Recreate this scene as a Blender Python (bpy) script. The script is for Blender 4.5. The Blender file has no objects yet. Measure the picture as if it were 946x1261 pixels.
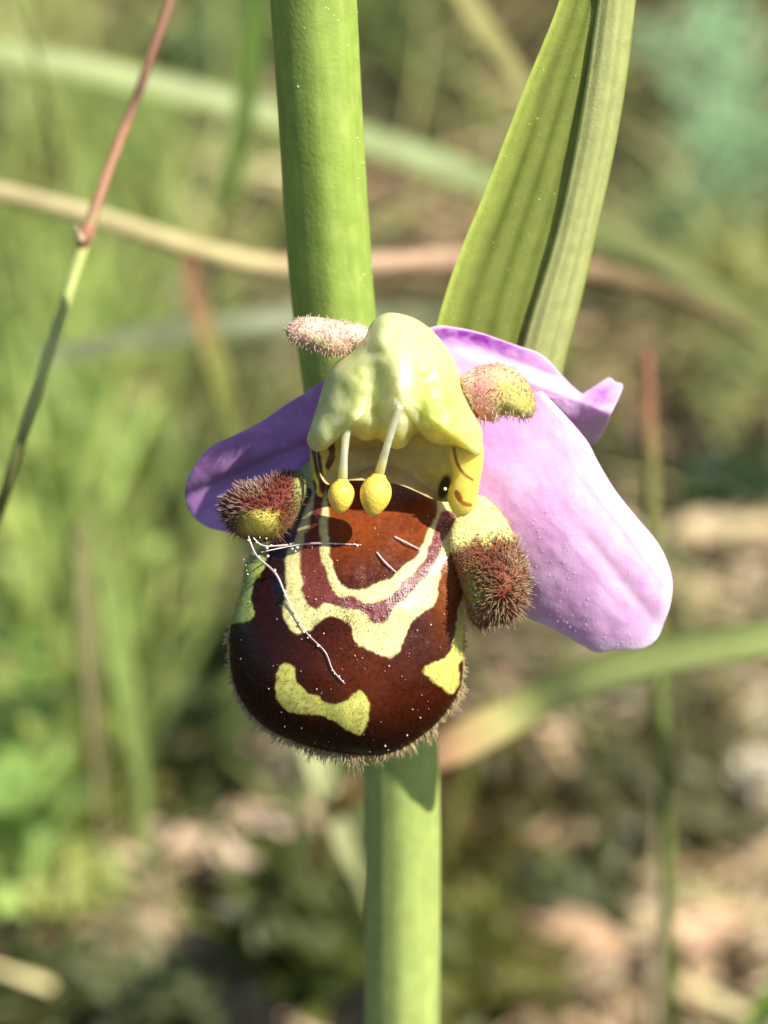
import bpy, math
import numpy as np
from mathutils import Vector, Matrix
rng = np.random.default_rng(7)
SC = bpy.context.scene
COL = SC.collection
# ------------------------------------------------------------------ camera (1 unit = 1 cm)
D, S = 14.0, 240.0
PITCH = math.radians(32)
F0 = np.array([0, 0, 14.0])
RT = np.array([1.0, 0, 0])
UP = np.array([0, math.sin(PITCH), math.cos(PITCH)])
BK = np.array([0, -math.cos(PITCH), math.sin(PITCH)])
cam = bpy.data.cameras.new('camera')
camo = bpy.data.objects.new('camera', cam)
COL.objects.link(camo)
camo.location = F0 + BK * D
camo.rotation_euler = (math.pi / 2 - PITCH, 0, 0)
cam.sensor_width = 36
cam.sensor_fit = 'VERTICAL'
cam.sensor_height = 36
cam.lens = 36 * D / (1261 / S)
cam.clip_start, cam.clip_end = 0.1, 20000
cam.dof.use_dof = True
cam.dof.focus_distance = D - 0.08
cam.dof.aperture_fstop = cam.lens * 1e-3 / 0.285
SC.camera = camo
# ------------------------------------------------------------------ sky and sun
sun_cam = np.array([0.58, 0.52, 0.62]); sun_cam /= np.linalg.norm(sun_cam)
sd = sun_cam[0] * RT + sun_cam[1] * UP + sun_cam[2] * BK
world = bpy.data.worlds.new('World'); SC.world = world; world.use_nodes = True
nt = world.node_tree
sky = nt.nodes.new('ShaderNodeTexSky'); sky.sky_type = 'NISHITA'; sky.sun_disc = False
sky.sun_elevation = math.asin(sd[2])
sky.sun_rotation = math.atan2(sd[0], sd[1])
bg = nt.nodes['Background']; bg.inputs[1].default_value = 0.08
nt.links.new(sky.outputs[0], bg.inputs[0])
sl = bpy.data.lights.new('sun', 'SUN'); sl.energy = 4.8; sl.angle = math.radians(0.53); sl.color = (1, 0.95, 0.86)
so = bpy.data.objects.new('sun', sl); COL.objects.link(so)
so.rotation_euler = Vector(sd).to_track_quat('Z', 'Y').to_euler()
so.location = tuple(F0 + sd * 40)
SC.view_settings.view_transform = 'Standard'; SC.view_settings.look = 'None'
SC.view_settings.exposure = 0.6; SC.view_settings.gamma = 1
SC.render.engine = 'CYCLES'
SC.cycles.use_denoising = True
SC.cycles.max_bounces = 8
SC.cycles.sample_clamp_indirect = 4

# ------------------------------------------------------------------ helpers
def srgb(r, g, b):
    c = np.array([r, g, b], float) / 255
    return np.where(c <= 0.04045, c / 12.92, ((c + 0.055) / 1.055) ** 2.4)

def soft(c, s=0.3, g=1.0):
    c = np.asarray(c, float); l = (c @ np.array([.25, .65, .10]))[..., None]
    return (c * (1 - s) + l * s * np.array([1.15, 1.0, .6])) * g

def W(px, py, z):
    px, py, z = np.broadcast_arrays(np.asarray(px, float), np.asarray(py, float), np.asarray(z, float))
    k = (D - z) / D
    X = (px - 473) / S * k; Y = (630.5 - py) / S * k
    return F0 + X[..., None] * RT + Y[..., None] * UP + z[..., None] * BK

def GP(px, py, h=0.0):
    """where the line of sight through a photo pixel meets the level h above the ground"""
    d = W(px, py, 0.0) - (F0 + BK * D)
    c = F0 + BK * D
    t = (h - c[2]) / d[..., 2]
    return c + d * t[..., None] if np.ndim(t) else c + d * t

def hash3(ix, iy, iz, seed):
    v = np.sin(ix * 127.1 + iy * 311.7 + iz * 74.7 + seed * 53.3) * 43758.5453
    return v - np.floor(v)

def noise(P, scale=1.0, seed=0.0):
    P = np.asarray(P, float) * scale
    if P.shape[-1] == 2:
        P = np.concatenate([P, np.zeros(P.shape[:-1] + (1,))], -1)
    i = np.floor(P); f = P - i; f = f * f * (3 - 2 * f)
    r = 0
    for a in (0, 1):
        for b in (0, 1):
            for c in (0, 1):
                w = (f[..., 0] if a else 1 - f[..., 0]) * (f[..., 1] if b else 1 - f[..., 1]) * (f[..., 2] if c else 1 - f[..., 2])
                r = r + w * hash3(i[..., 0] + a, i[..., 1] + b, i[..., 2] + c, seed)
    return r

def fbm(P, scale=1.0, seed=0.0, n=3):
    return sum(noise(P, scale * 2 ** k, seed + k) * 0.5 ** k for k in range(n)) / sum(0.5 ** k for k in range(n))

def sstep(a, b, x):
    t = np.clip((x - a) / (b - a), 0, 1)
    return t * t * (3 - 2 * t)

def spline(pts, n, closed=True):
    P = np.asarray(pts, float); m = len(P)
    segs = m if closed else m - 1
    u = np.linspace(0, segs, n, endpoint=not closed)
    i = np.minimum(u.astype(int), segs - 1); f = (u - i)[:, None]
    g = (lambda k: P[k % m]) if closed else (lambda k: P[np.clip(k, 0, m - 1)])
    p0, p1, p2, p3 = g(i - 1), g(i), g(i + 1), g(i + 2)
    q = 0.5 * (2 * p1 + (p2 - p0) * f + (2 * p0 - 5 * p1 + 4 * p2 - p3) * f ** 2 + (3 * p1 - p0 - 3 * p2 + p3) * f ** 3)
    return q

def resample(pts, n, closed=True):
    q = spline(pts, max(len(pts) * 24, 400), closed)
    r = np.vstack([q, q[:1]]) if closed else q
    L = np.concatenate([[0], np.cumsum(np.linalg.norm(np.diff(r, axis=0), axis=1))])
    u = np.linspace(0, L[-1], n, endpoint=not closed)
    return np.stack([np.interp(u, L, r[:, k]) for k in range(r.shape[1])], 1)

def sdist(poly, pts, smooth=True):
    """signed distance in photo pixels, positive inside"""
    Q = resample(poly, max(60, len(poly) * 5)) if smooth else np.asarray(poly, float)
    A, B = Q, np.roll(Q, -1, 0)
    best = np.full(len(pts), 1e9); ins = np.zeros(len(pts), bool)
    x, y = pts[:, 0], pts[:, 1]
    for a, b in zip(A, B):
        ab = b - a; l = ab @ ab + 1e-9
        t = np.clip(((x - a[0]) * ab[0] + (y - a[1]) * ab[1]) / l, 0, 1)
        dx = x - a[0] - t * ab[0]; dy = y - a[1] - t * ab[1]
        best = np.minimum(best, dx * dx + dy * dy)
        c = ((a[1] > y) != (b[1] > y)) & (x < (b[0] - a[0]) * (y - a[1]) / (b[1] - a[1] + 1e-12) + a[0])
        ins ^= c
    return np.where(ins, 1, -1) * np.sqrt(best)

def linedist(line, pts, closed=False):
    Q = resample(line, max(40, len(line) * 6), closed)
    best = np.full(len(pts), 1e9); x, y = pts[:, 0], pts[:, 1]
    for a, b in zip(Q[:-1], Q[1:]):
        ab = b - a; l = ab @ ab + 1e-9
        t = np.clip(((x - a[0]) * ab[0] + (y - a[1]) * ab[1]) / l, 0, 1)
        best = np.minimum(best, (x - a[0] - t * ab[0]) ** 2 + (y - a[1] - t * ab[1]) ** 2)
    return np.sqrt(best)

def mixc(C, col, m):
    return C * (1 - m[:, None]) + np.asarray(col)[None] * m[:, None] if np.ndim(col) == 1 else C * (1 - m[:, None]) + col * m[:, None]

def mesh(name, V, F, mat, parent=None, col=None, smooth=True, kind=None, loc=None):
    me = bpy.data.meshes.new(name)
    V = np.asarray(V, float)
    base = np.array(parent['_w']) if parent is not None else (np.asarray(loc, float) if loc is not None else np.zeros(3))
    F = [np.asarray(f) for f in (F if isinstance(F, list) else [F])]
    me.vertices.add(len(V)); me.vertices.foreach_set('co', (V - base).ravel())
    tot = np.concatenate([np.full(len(f), f.shape[1]) for f in F])
    idx = np.concatenate([f.ravel() for f in F])
    me.loops.add(len(idx)); me.loops.foreach_set('vertex_index', idx.astype(np.int32))
    me.polygons.add(len(tot))
    me.polygons.foreach_set('loop_start', np.concatenate([[0], np.cumsum(tot)[:-1]]).astype(np.int32))
    me.polygons.foreach_set('loop_total', tot.astype(np.int32))
    me.polygons.foreach_set('use_smooth', np.full(len(tot), smooth))
    me.update(); me.validate()
    if col is not None:
        a = me.color_attributes.new('Col', 'FLOAT_COLOR', 'POINT')
        c = np.ones((len(V), 4)); c[:, :3] = np.clip(col, 0, 1)
        a.data.foreach_set('color', c.ravel())
    me.materials.append(mat)
    o = bpy.data.objects.new(name, me); COL.objects.link(o)
    o['_w'] = [float(q) for q in base]
    if parent is not None: o.parent = parent
    else: o.location = base
    if kind: o['kind'] = kind
    return o

def thing(name, label, cat, loc, group=None):
    o = bpy.data.objects.new(name, None); COL.objects.link(o)
    o.empty_display_size = 0.3
    o.location = loc; o['_w'] = [float(q) for q in loc]
    o['label'] = label; o['category'] = cat
    if group: o['group'] = group
    return o

def tag(o, label, cat, group=None):
    o['label'] = label; o['category'] = cat
    if group: o['group'] = group
    return o

# ------------------------------------------------------------------ materials
def mat(name, base=(0.5, 0.5, 0.5), rough=0.5, spec=0.5, vcol=True, trans=0.0, tcol=None, sss=0.0, sssr=(0.1, 0.1, 0.05),
        nscale=20.0, namp=0.25, bump=0.2, bscale=60.0, bdist=0.01, sheen=0.0, coat=0.0, rv=0.0):
    m = bpy.data.materials.new(name); m.use_nodes = True
    n, l = m.node_tree.nodes, m.node_tree.links
    p = n['Principled BSDF']; out = n['Material Output']
    tc = n.new('ShaderNodeTexCoord')
    if vcol:
        a = n.new('ShaderNodeVertexColor'); a.layer_name = 'Col'; src = a.outputs[0]
    else:
        a = n.new('ShaderNodeRGB'); a.outputs[0].default_value = (*base, 1); src = a.outputs[0]
    no = n.new('ShaderNodeTexNoise'); no.inputs['Scale'].default_value = nscale; no.inputs['Detail'].default_value = 6
    l.new(tc.outputs['Object'], no.inputs['Vector'])
    mr = n.new('ShaderNodeMapRange'); mr.inputs[1].default_value = 0.25; mr.inputs[2].default_value = 0.75
    mr.inputs[3].default_value = 1 - namp; mr.inputs[4].default_value = 1 + namp
    l.new(no.outputs[0], mr.inputs[0])
    mx = n.new('ShaderNodeVectorMath'); mx.operation = 'SCALE'
    l.new(src, mx.inputs[0]); l.new(mr.outputs[0], mx.inputs['Scale'])
    l.new(mx.outputs[0], p.inputs['Base Color'])
    p.inputs['Roughness'].default_value = rough
    p.inputs['Specular IOR Level'].default_value = spec
    if rv:
        m2 = n.new('ShaderNodeMapRange'); m2.inputs[1].default_value = .3; m2.inputs[2].default_value = .7
        m2.inputs[3].default_value = rough - rv; m2.inputs[4].default_value = rough + rv
        l.new(no.outputs[0], m2.inputs[0]); l.new(m2.outputs[0], p.inputs['Roughness'])
    if sss:
        p.inputs['Subsurface Weight'].default_value = sss
        p.inputs['Subsurface Radius'].default_value = sssr
        p.inputs['Subsurface Scale'].default_value = 1.0
    if sheen:
        p.inputs['Sheen Weight'].default_value = sheen; p.inputs['Sheen Roughness'].default_value = 0.4
    if coat:
        p.inputs['Coat Weight'].default_value = coat; p.inputs['Coat Roughness'].default_value = 0.2
    if bump:
        nb = n.new('ShaderNodeTexNoise'); nb.inputs['Scale'].default_value = bscale; nb.inputs['Detail'].default_value = 4
        l.new(tc.outputs['Object'], nb.inputs['Vector'])
        b = n.new('ShaderNodeBump'); b.inputs['Strength'].default_value = bump; b.inputs['Distance'].default_value = bdist
        l.new(nb.outputs[0], b.inputs['Height']); l.new(b.outputs[0], p.inputs['Normal'])
    if trans:
        t = n.new('ShaderNodeBsdfTranslucent')
        if tcol is not None:
            tm = n.new('ShaderNodeVectorMath'); tm.operation = 'MULTIPLY'; tm.inputs[1].default_value = tcol
            l.new(mx.outputs[0], tm.inputs[0]); l.new(tm.outputs[0], t.inputs[0])
        else:
            l.new(mx.outputs[0], t.inputs[0])
        mm = n.new('ShaderNodeMixShader'); mm.inputs[0].default_value = trans
        l.new(p.outputs[0], mm.inputs[1]); l.new(t.outputs[0], mm.inputs[2]); l.new(mm.outputs[0], out.inputs[0])
    return m

M_stem = mat('stem_skin', rough=0.42, spec=0.4, sss=0.25, sssr=(0.12, 0.16, 0.03), nscale=9, namp=0.12, bump=0.25, bscale=45, bdist=0.012, rv=.08)
M_bract = mat('bract_skin', rough=0.42, spec=0.4, trans=0.28, tcol=(1.2, 1.15, .8), nscale=14, namp=0.12, bump=0.3, bscale=70, bdist=0.01)
M_sepal = mat('sepal_skin', rough=0.5, spec=0.35, trans=0.22, tcol=(1.0, 0.85, .95), nscale=26, namp=0.06, bump=0.18, bscale=60, bdist=0.012, sheen=0.15, rv=.1)
M_lip = mat('lip_velvet', rough=0.30, spec=0.34, nscale=38, namp=0.2, bump=0.35, bscale=120, bdist=0.006, rv=.1)
M_lobe = mat('lobe_velvet', rough=0.6, spec=0.3, nscale=55, namp=0.3, bump=0.6, bscale=70, bdist=0.015)
M_col = mat('column_flesh', rough=0.40, spec=0.4, sss=0.9, sssr=(0.2, 0.2, 0.09), nscale=16, namp=0.10, bump=0.4, bscale=14, bdist=0.03, rv=.08)
M_cav = mat('cavity_flesh', rough=0.35, spec=0.5, nscale=20, namp=0.15, bump=0.35, bscale=60, bdist=0.008)
M_poll = mat('pollen_mass', rough=0.45, spec=0.45, sss=0.35, sssr=(0.06, 0.05, 0.02), nscale=45, namp=0.14, bump=0.6, bscale=80, bdist=0.009)
M_hair = mat('hair', rough=0.4, spec=0.5, trans=0.5, nscale=10, namp=0.1, bump=0)
M_grain = mat('dust_grain', rough=0.25, spec=0.8, nscale=10, namp=0.05, bump=0)
M_silk = mat('silk', rough=0.25, spec=0.8, trans=0.2, nscale=30, namp=0.2, bump=0)
M_grass = mat('grass_skin', rough=0.45, spec=0.4, trans=0.3, nscale=3, namp=0.18, bump=0.2, bscale=20, bdist=0.02)
M_dry = mat('dry_plant', rough=0.6, spec=0.3, trans=0.15, nscale=4, namp=0.22, bump=0.4, bscale=16, bdist=0.03)
M_leaf = mat('herb_leaf', rough=0.45, spec=0.35, trans=0.4, nscale=4, namp=0.15, bump=0)

# ------------------------------------------------------------------ shape builders
def dome(outline, centre, zf, zb, n=240, K=60, Kb=10, jit=None):
    """closed shell over an outline: returns local (px, py, z), faces, ring value t, index of front verts"""
    Q = resample(outline, n)
    c = np.asarray(centre, float)
    rows, ts = [], []
    tf = np.sin(np.linspace(0, 1, K + 1)[1:] * math.pi / 2)
    for t in tf:
        rows.append(c + (Q - c) * t); ts.append(np.full(n, t))
    tb = np.sin(np.linspace(0, 1, Kb + 1)[1:-1] * math.pi / 2)[::-1]
    for t in tb:
        rows.append(c + (Q - c) * t); ts.append(np.full(n, t))
    P = np.vstack([c[None]] + rows + [c[None]]); T = np.concatenate([[0]] + ts + [[0]])
    nf = 1 + K * n
    Z = np.empty(len(P))
    Z[:nf] = zf(P[:nf, 0], P[:nf, 1], T[:nf]); Z[nf:] = zb(P[nf:, 0], P[nf:, 1], T[nf:])
    R = K + len(tb); j = np.arange(n); j2 = (j + 1) % n
    quads = []
    for r in range(R - 1):
        a = 1 + r * n
        quads.append(np.stack([a + j, a + n + j, a + n + j2, a + j2], 1))
    last = len(P) - 1; a = 1 + (R - 1) * n
    tris = np.vstack([np.stack([np.zeros(n, int), 1 + j, 1 + j2], 1), np.stack([np.full(n, last), a + j2, a + j], 1)])
    return P, Z, T, [np.vstack(quads), tris], nf

def vnormals(V, F):
    N = np.zeros_like(V)
    for f in F:
        a = V[f[:, 1]] - V[f[:, 0]]; b = V[f[:, 2]] - V[f[:, 0]]
        c = np.cross(a, b)
        if f.shape[1] == 4:
            c = c + np.cross(V[f[:, 2]] - V[f[:, 0]], V[f[:, 3]] - V[f[:, 0]])
        for k in range(f.shape[1]): np.add.at(N, f[:, k], c)
    return N / (np.linalg.norm(N, axis=1, keepdims=True) + 1e-12)

def hairs(name, P, Dn, L, R, C0, C1, parent, bend=(0, 0, -0.3), segs=3, m=None, kind='stuff'):
    """many tapering hairs in one mesh. P roots, Dn unit directions, L lengths, R radii, colours at root and tip"""
    n = len(P); sides = 3
    a = np.cross(Dn, np.array([0.31, 0.77, 0.55])); a /= np.linalg.norm(a, axis=1, keepdims=True) + 1e-9
    b = np.cross(Dn, a)
    bend = np.asarray(bend, float)
    rings, cols = [], []
    curl = rng.normal(0, 0.18, (n, 1)) * a + rng.normal(0, 0.18, (n, 1)) * b
    for k in range(segs + 1):
        u = k / segs
        c = P + Dn * (L * u)[:, None] + (bend[None] + curl) * (L * u * u)[:, None] - Dn * 0.003 * (k == 0)
        rr = R * (1 - 0.75 * u)
        for s in range(sides):
            th = 2 * math.pi * s / sides
            rings.append(c + (a * math.cos(th) + b * math.sin(th)) * rr[:, None])
            cols.append(C0 * (1 - u) + C1 * u)
    V = np.stack(rings, 1).reshape(-1, 3); C = np.stack(cols, 1).reshape(-1, 3)
    per = (segs + 1) * sides
    q = []
    for k in range(segs):
        for s in range(sides):
            s2 = (s + 1) % sides
            q.append([k * sides + s, k * sides + s2, (k + 1) * sides + s2, (k + 1) * sides + s])
    q = np.array(q); tri = np.array([[segs * sides, segs * sides + 1, segs * sides + 2]])
    off = (np.arange(n) * per)[:, None, None]
    return mesh(name, V, [(q[None] + off).reshape(-1, 4), (tri[None] + off).reshape(-1, 3)], m or M_hair, parent, C, kind=kind)

ICO = None
def blobs(name, P, R, C, parent, m=None, kind='stuff', stretch=None):
    """small faceted grains joined as one mesh"""
    t = (1 + 5 ** .5) / 2
    v = np.array([(-1, t, 0), (1, t, 0), (-1, -t, 0), (1, -t, 0), (0, -1, t), (0, 1, t), (0, -1, -t), (0, 1, -t), (t, 0, -1), (t, 0, 1), (-t, 0, -1), (-t, 0, 1)])
    v /= np.linalg.norm(v[0])
    f = np.array([(0, 11, 5), (0, 5, 1), (0, 1, 7), (0, 7, 10), (0, 10, 11), (1, 5, 9), (5, 11, 4), (11, 10, 2), (10, 7, 6), (7, 1, 8), (3, 9, 4), (3, 4, 2), (3, 2, 6), (3, 6, 8), (3, 8, 9), (4, 9, 5), (2, 4, 11), (6, 2, 10), (8, 6, 7), (9, 8, 1)])
    n = len(P)
    V = (P[:, None] + v[None] * R[:, None, None] * rng.uniform(.75, 1.25, (n, 12, 1))).reshape(-1, 3)
    F = (f[None] + (np.arange(n) * 12)[:, None, None]).reshape(-1, 3)
    return mesh(name, V, F, m or M_grain, parent, np.repeat(C, 12, 0), kind=kind)

def frames(Q, side=None):
    T = np.gradient(Q, axis=0); T /= np.linalg.norm(T, axis=1, keepdims=True) + 1e-12
    side = np.array([0.0, -1.0, 0.35]) if side is None else np.asarray(side, float)
    A = np.cross(T, side); A /= np.linalg.norm(A, axis=1, keepdims=True) + 1e-12
    B = np.cross(A, T)
    return T, A, B

def tube(name, pts, radii, m, parent, colf, n=40, sides=14, uu=None, ridge=0.0, **kw):
    """round stalk through world points"""
    uu = np.linspace(0, 1, len(pts)) if uu is None else uu
    Q = resample(np.c_[np.asarray(pts), np.asarray(radii), uu * 1e-4], n, False)
    r = Q[:, 3]; uq = Q[:, 4] * 1e4; Q = Q[:, :3]
    T, A, B = frames(Q)
    th = np.linspace(0, 2 * math.pi, sides, endpoint=False)
    rr = r[:, None] * (1 + ridge * (np.cos(3 * th + .6)[None] + .4 * np.cos(8 * th)[None])) if ridge else r[:, None] * np.ones((1, sides))
    V = Q[:, None] + rr[..., None] * (A[:, None] * np.cos(th)[None, :, None] + B[:, None] * np.sin(th)[None, :, None])
    V = V.reshape(-1, 3)
    j = np.arange(sides); j2 = (j + 1) % sides
    F = np.vstack([np.stack([k * sides + j, k * sides + j2, (k + 1) * sides + j2, (k + 1) * sides + j], 1) for k in range(n - 1)])
    V = np.vstack([V, Q[0], Q[-1]])
    caps = np.vstack([np.stack([np.full(sides, n * sides), j2, j], 1), np.stack([np.full(sides, n * sides + 1), (n - 1) * sides + j, (n - 1) * sides + j2], 1)])
    u = np.concatenate([np.repeat(uq, sides), [0, 1]])
    v = np.concatenate([np.tile(th, n), [0, 0]])
    return mesh(name, V, [F, caps], m, parent, colf(u, v, V), **kw)

def blade(name, pts, widths, m, parent, colf, n=40, fold=0.25, thick=0.02, side=None, uu=None, **kw):
    """flat folded leaf through world points, with thickness"""
    uu = np.linspace(0, 1, len(pts)) if uu is None else uu
    Q = resample(np.c_[np.asarray(pts), np.asarray(widths), uu * 1e-4], n, False)
    w = Q[:, 3]; uq = Q[:, 4] * 1e4; Q = Q[:, :3]
    T, A, B = frames(Q, side)
    xs = np.array([-1, -.5, 0, .5, 1.0])
    top = Q[:, None] + A[:, None] * (xs[None, :, None] * w[:, None, None] / 2) + B[:, None] * ((np.abs(xs)[None, :] ** 1.3 * fold) * w[:, None] / 2)[..., None]
    bot = top - B[:, None] * (thick * (1 - 0.6 * np.abs(xs)))[None, :, None]
    m5 = 5
    V = np.concatenate([top.reshape(-1, 3), bot.reshape(-1, 3)]); nb = n * m5
    F = []
    k = np.arange(n - 1)
    for i in range(4):
        a = k * m5 + i
        F.append(np.stack([a, a + 1, a + m5 + 1, a + m5], 1)); F.append(np.stack([a + nb, a + m5 + nb, a + m5 + 1 + nb, a + 1 + nb], 1))
    for i in (0, 4):
        a = k * m5 + i
        F.append(np.stack([a, a + m5, a + m5 + nb, a + nb], 1))
    for a in (0, (n - 1) * m5):
        F.append(np.array([[a + i, a + i + 1, a + i + 1 + nb, a + i + nb] for i in range(4)]))
    u = np.tile(np.repeat(uq, m5), 2); v = np.tile(np.tile(xs, n), 2)
    return mesh(name, V, np.vstack(F), m, parent, colf(u, v, V), **kw)

def ramp(stops):
    ps = np.array([s[0] for s in stops]); cs = np.array([srgb(*s[1]) for s in stops])
    return lambda u: np.stack([np.interp(u, ps, cs[:, k]) for k in range(3)], 1)

# ================================================================== GROUND
gx = np.concatenate([[-9000, -900, -120], np.linspace(-40, 40, 161), [120, 900, 9000]])
gy = np.concatenate([[-9000, -900, -120], np.linspace(-30, 60, 181), [120, 900, 9000]])
GX, GY = np.meshgrid(gx, gy)
GPt = np.stack([GX.ravel(), GY.ravel()], 1)
inner = sstep(110, 40, np.abs(GPt).max(1))
def ground_h(P2):
    return (fbm(P2, 0.35, 3, 4) - 0.62) * 1.1 + (noise(P2, 2.2, 9) - .5) * 0.18
gz = ground_h(GPt) * inner
nx, ny = len(gx), len(gy)
ii, jj = np.meshgrid(np.arange(nx - 1), np.arange(ny - 1))
a = (jj * nx + ii).ravel()
M_soil = mat('soil', rough=0.9, spec=0.15, nscale=2.5, namp=0.5, bump=0.8, bscale=5, bdist=0.2)
gcol = mixc(np.tile(srgb(66, 52, 33), (len(GPt), 1)), srgb(52, 56, 26), sstep(.45, .6, noise(GPt, 0.6, 4)))
mesh('ground', np.c_[GPt, gz], np.stack([a, a + 1, a + nx + 1, a + nx], 1), M_soil, None, gcol, kind='structure')

# pieces scattered around a spot seen at a photo pixel
def spots(px, py, rx, ry, n, h=0.0):
    g = GP(np.asarray(px + rng.normal(0, rx * .55, n)), np.asarray(py + rng.normal(0, ry * .55, n)), h)
    return g

def leaflets(P, L, Wd, T, N, C, m, name, parent, curl=0.3, kind='stuff'):
    """many small lance-shaped leaves, each 8 faces with its own curl. P base, T direction, N face normal"""
    n = len(P)
    T = T / np.linalg.norm(T, axis=1, keepdims=True)
    A = np.cross(T, N); A /= np.linalg.norm(A, axis=1, keepdims=True) + 1e-9
    B = np.cross(A, T)
    us = [0, .3, .65, 1.0]; ws = [.25, 1.0, .8, .08]
    V, C2 = [], []
    cl = curl * rng.uniform(.3, 1.4, n)
    for u, w in zip(us, ws):
        c = P + T * (L * u)[:, None] - B * (cl * L * u * u)[:, None]
        for s, f in ((-1, .12), (0, 0), (1, .12)):
            V.append(c + A * (Wd * w * s / 2)[:, None] + B * (Wd * f)[:, None])
            C2.append(C)
    V = np.stack(V, 1).reshape(-1, 3); C2 = np.stack(C2, 1).reshape(-1, 3)
    q = np.array([[r * 3 + s, r * 3 + s + 1, r * 3 + s + 4, r * 3 + s + 3] for r in range(3) for s in range(2)])
    return mesh(name, V, (q[None] + (np.arange(n) * 12)[:, None, None]).reshape(-1, 4), m, parent, C2, kind=kind)

# --- leaf litter: dry stalks and flakes over the soil
def rand_dir(n, flat=1.0):
    th = rng.uniform(0, 2 * math.pi, n)
    return np.stack([np.cos(th), np.sin(th), rng.normal(0, .18 * flat, n)], 1)
def up_norm(n, s=.35):
    v = rng.normal(0, s, (n, 3)); v[:, 2] = 1
    return v
LP, LL, LW, LT, LN, LC = [], [], [], [], [], []
def litter(P, L, Wd, col, cv=.15):
    n = len(P)
    P = P.copy(); P[:, 2] = ground_h(P[:, :2]) + rng.uniform(.02, .35, n)
    LP.append(P); LL.append(rng.uniform(.6, 1.4, n) * L); LW.append(rng.uniform(.6, 1.4, n) * Wd)
    LT.append(rand_dir(n)); LN.append(up_norm(n)); LC.append(soft(srgb(*col), .45, 1.08)[None] * np.exp(rng.normal(0, cv, (n, 1))) * np.exp(rng.normal(0, .04, (n, 3))))
n0 = 5200
base = np.c_[rng.uniform(-13, 13, n0), rng.uniform(-4, 34, n0), np.zeros(n0)]
for k, c in enumerate([(132, 106, 76), (96, 74, 50), (86, 82, 44), (60, 48, 30), (160, 136, 106)]):
    litter(base[k::5], .75, .13, c, .25)
TAN = [(200, 1040, 80, 32, (214, 186, 158)), (315, 1035, 75, 40, (222, 194, 166)), (365, 1130, 50, 45, (190, 170, 140)), (160, 1165, 70, 35, (178, 156, 122)),
       (50, 1150, 70, 40, (175, 142, 112)), (300, 1225, 80, 40, (170, 148, 112)), (300, 1130, 60, 40, (140, 98, 66)), (190, 545, 60, 38, (182, 158, 128)),
       (200, 600, 55, 25, (190, 165, 138)), (205, 700, 60, 60, (172, 150, 108)), (120, 870, 55, 60, (196, 176, 132)), (340, 960, 45, 60, (160, 146, 116)),
       (190, 350, 50, 50, (170, 150, 124)), (230, 190, 70, 60, (150, 130, 90)), (20, 170, 45, 90, (176, 150, 104)), (100, 40, 50, 50, (150, 132, 96)),
       (500, 250, 70, 60, (146, 108, 82)), (780, 350, 90, 40, (190, 152, 122)), (860, 510, 80, 70, (166, 128, 96)), (760, 430, 70, 50, (136, 112, 82)),
       (900, 650, 100, 30, (208, 186, 144)), (880, 735, 110, 30, (190, 166, 128)), (650, 830, 80, 30, (140, 116, 84)), (720, 700, 70, 60, (130, 110, 80)),
       (934, 950, 30, 100, (216, 200, 172)), (840, 1040, 60, 50, (176, 146, 112)), (620, 1080, 60, 45, (158, 122, 80)), (720, 1150, 100, 38, (190, 156, 122)),
       (880, 1150, 80, 45, (212, 176, 140)), (770, 1190, 90, 30, (180, 146, 112)), (620, 1245, 70, 30, (184, 150, 118)), (930, 1080, 40, 40, (170, 146, 112)),
       (790, 70, 60, 70, (128, 112, 84)), (800, 640, 90, 40, (120, 100, 68)), (420, 1230, 40, 50, (196, 172, 138)), (880, 420, 70, 50, (150, 132, 84))]
for px, py, rx, ry, c in TAN:
    litter(spots(px, py, rx, ry, 46), .85, .24, c, .16)
cat = np.concatenate
leaflets(cat(LP), cat(LL), cat(LW), cat(LT), cat(LN), cat(LC), M_dry, 'leaf_litter', None)

# ================================================================== LOW PLANTS BEHIND
def herb(name, label, cat_, spots_, leafL, leafW, lift=1.0, upright=0.6, stalks=9, mt=None):
    """low leafy plant: stalks rising from the ground, many leaves around them"""
    ctr = GP(np.array([float(np.mean([s[0] for s in spots_]))]), np.array([float(np.max([s[1] for s in spots_]))]))[0]
    ctr[2] = ground_h(ctr[None, :2])[0]
    t = thing(name, label, cat_, ctr)
    P, C, L = [], [], []
    for (px, py, rx, ry, n, h, c) in spots_:
        hh = rng.uniform(.15, 1.0, n) * h
        q = GP(px + rng.normal(0, rx * .55, n), py + rng.normal(0, ry * .55, n), hh)
        P.append(q); C.append(soft(srgb(*c), .25, 1.15)[None] * np.exp(rng.normal(0, .17, (n, 1))) * np.exp(rng.normal(0, .04, (n, 3)))); L.append(rng.uniform(.6, 1.4, n))
    P = cat(P); C = cat(C); L = cat(L); n = len(P)
    T = rand_dir(n, 2.0); T[:, 2] += upright
    N = rng.normal(0, .6, (n, 3)) + np.array([.3, -.5, .8])
    leaflets(P, L * leafL, L * leafW, T, N, C, mt or M_leaf, 'foliage', t)
    idx = rng.choice(n, stalks, replace=False)
    for i in idx:
        e = P[i]; b = e.copy(); b[:2] += rng.normal(0, .35, 2); b[2] = ground_h(b[None, :2])[0] - .05
        mid = (e + b) / 2 + rng.normal(0, .12, 3)
        cc = C[i] * .8
        tube('stalk', [b, mid, e], [.05, .04, .02], M_grass, t, lambda u, v, V: np.tile(cc, (len(u), 1)), n=8, sides=6)
    return t
G1, G2, G3 = (142, 170, 72), (124, 154, 60), (160, 190, 86)
herb('leafy_herb', 'bright green low bushy herb filling the upper left below the red grass stem', 'plant',
     [(140, 170, 75, 80, 240, 1.6, G2), (60, 130, 60, 40, 90, 1.2, (150, 165, 90)), (30, 330, 75, 80, 240, 1.4, G2), (110, 300, 50, 50, 90, 1.0, (74, 104, 40)), (120, 410, 70, 60, 220, 1.8, G1)], .5, .2)
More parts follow.
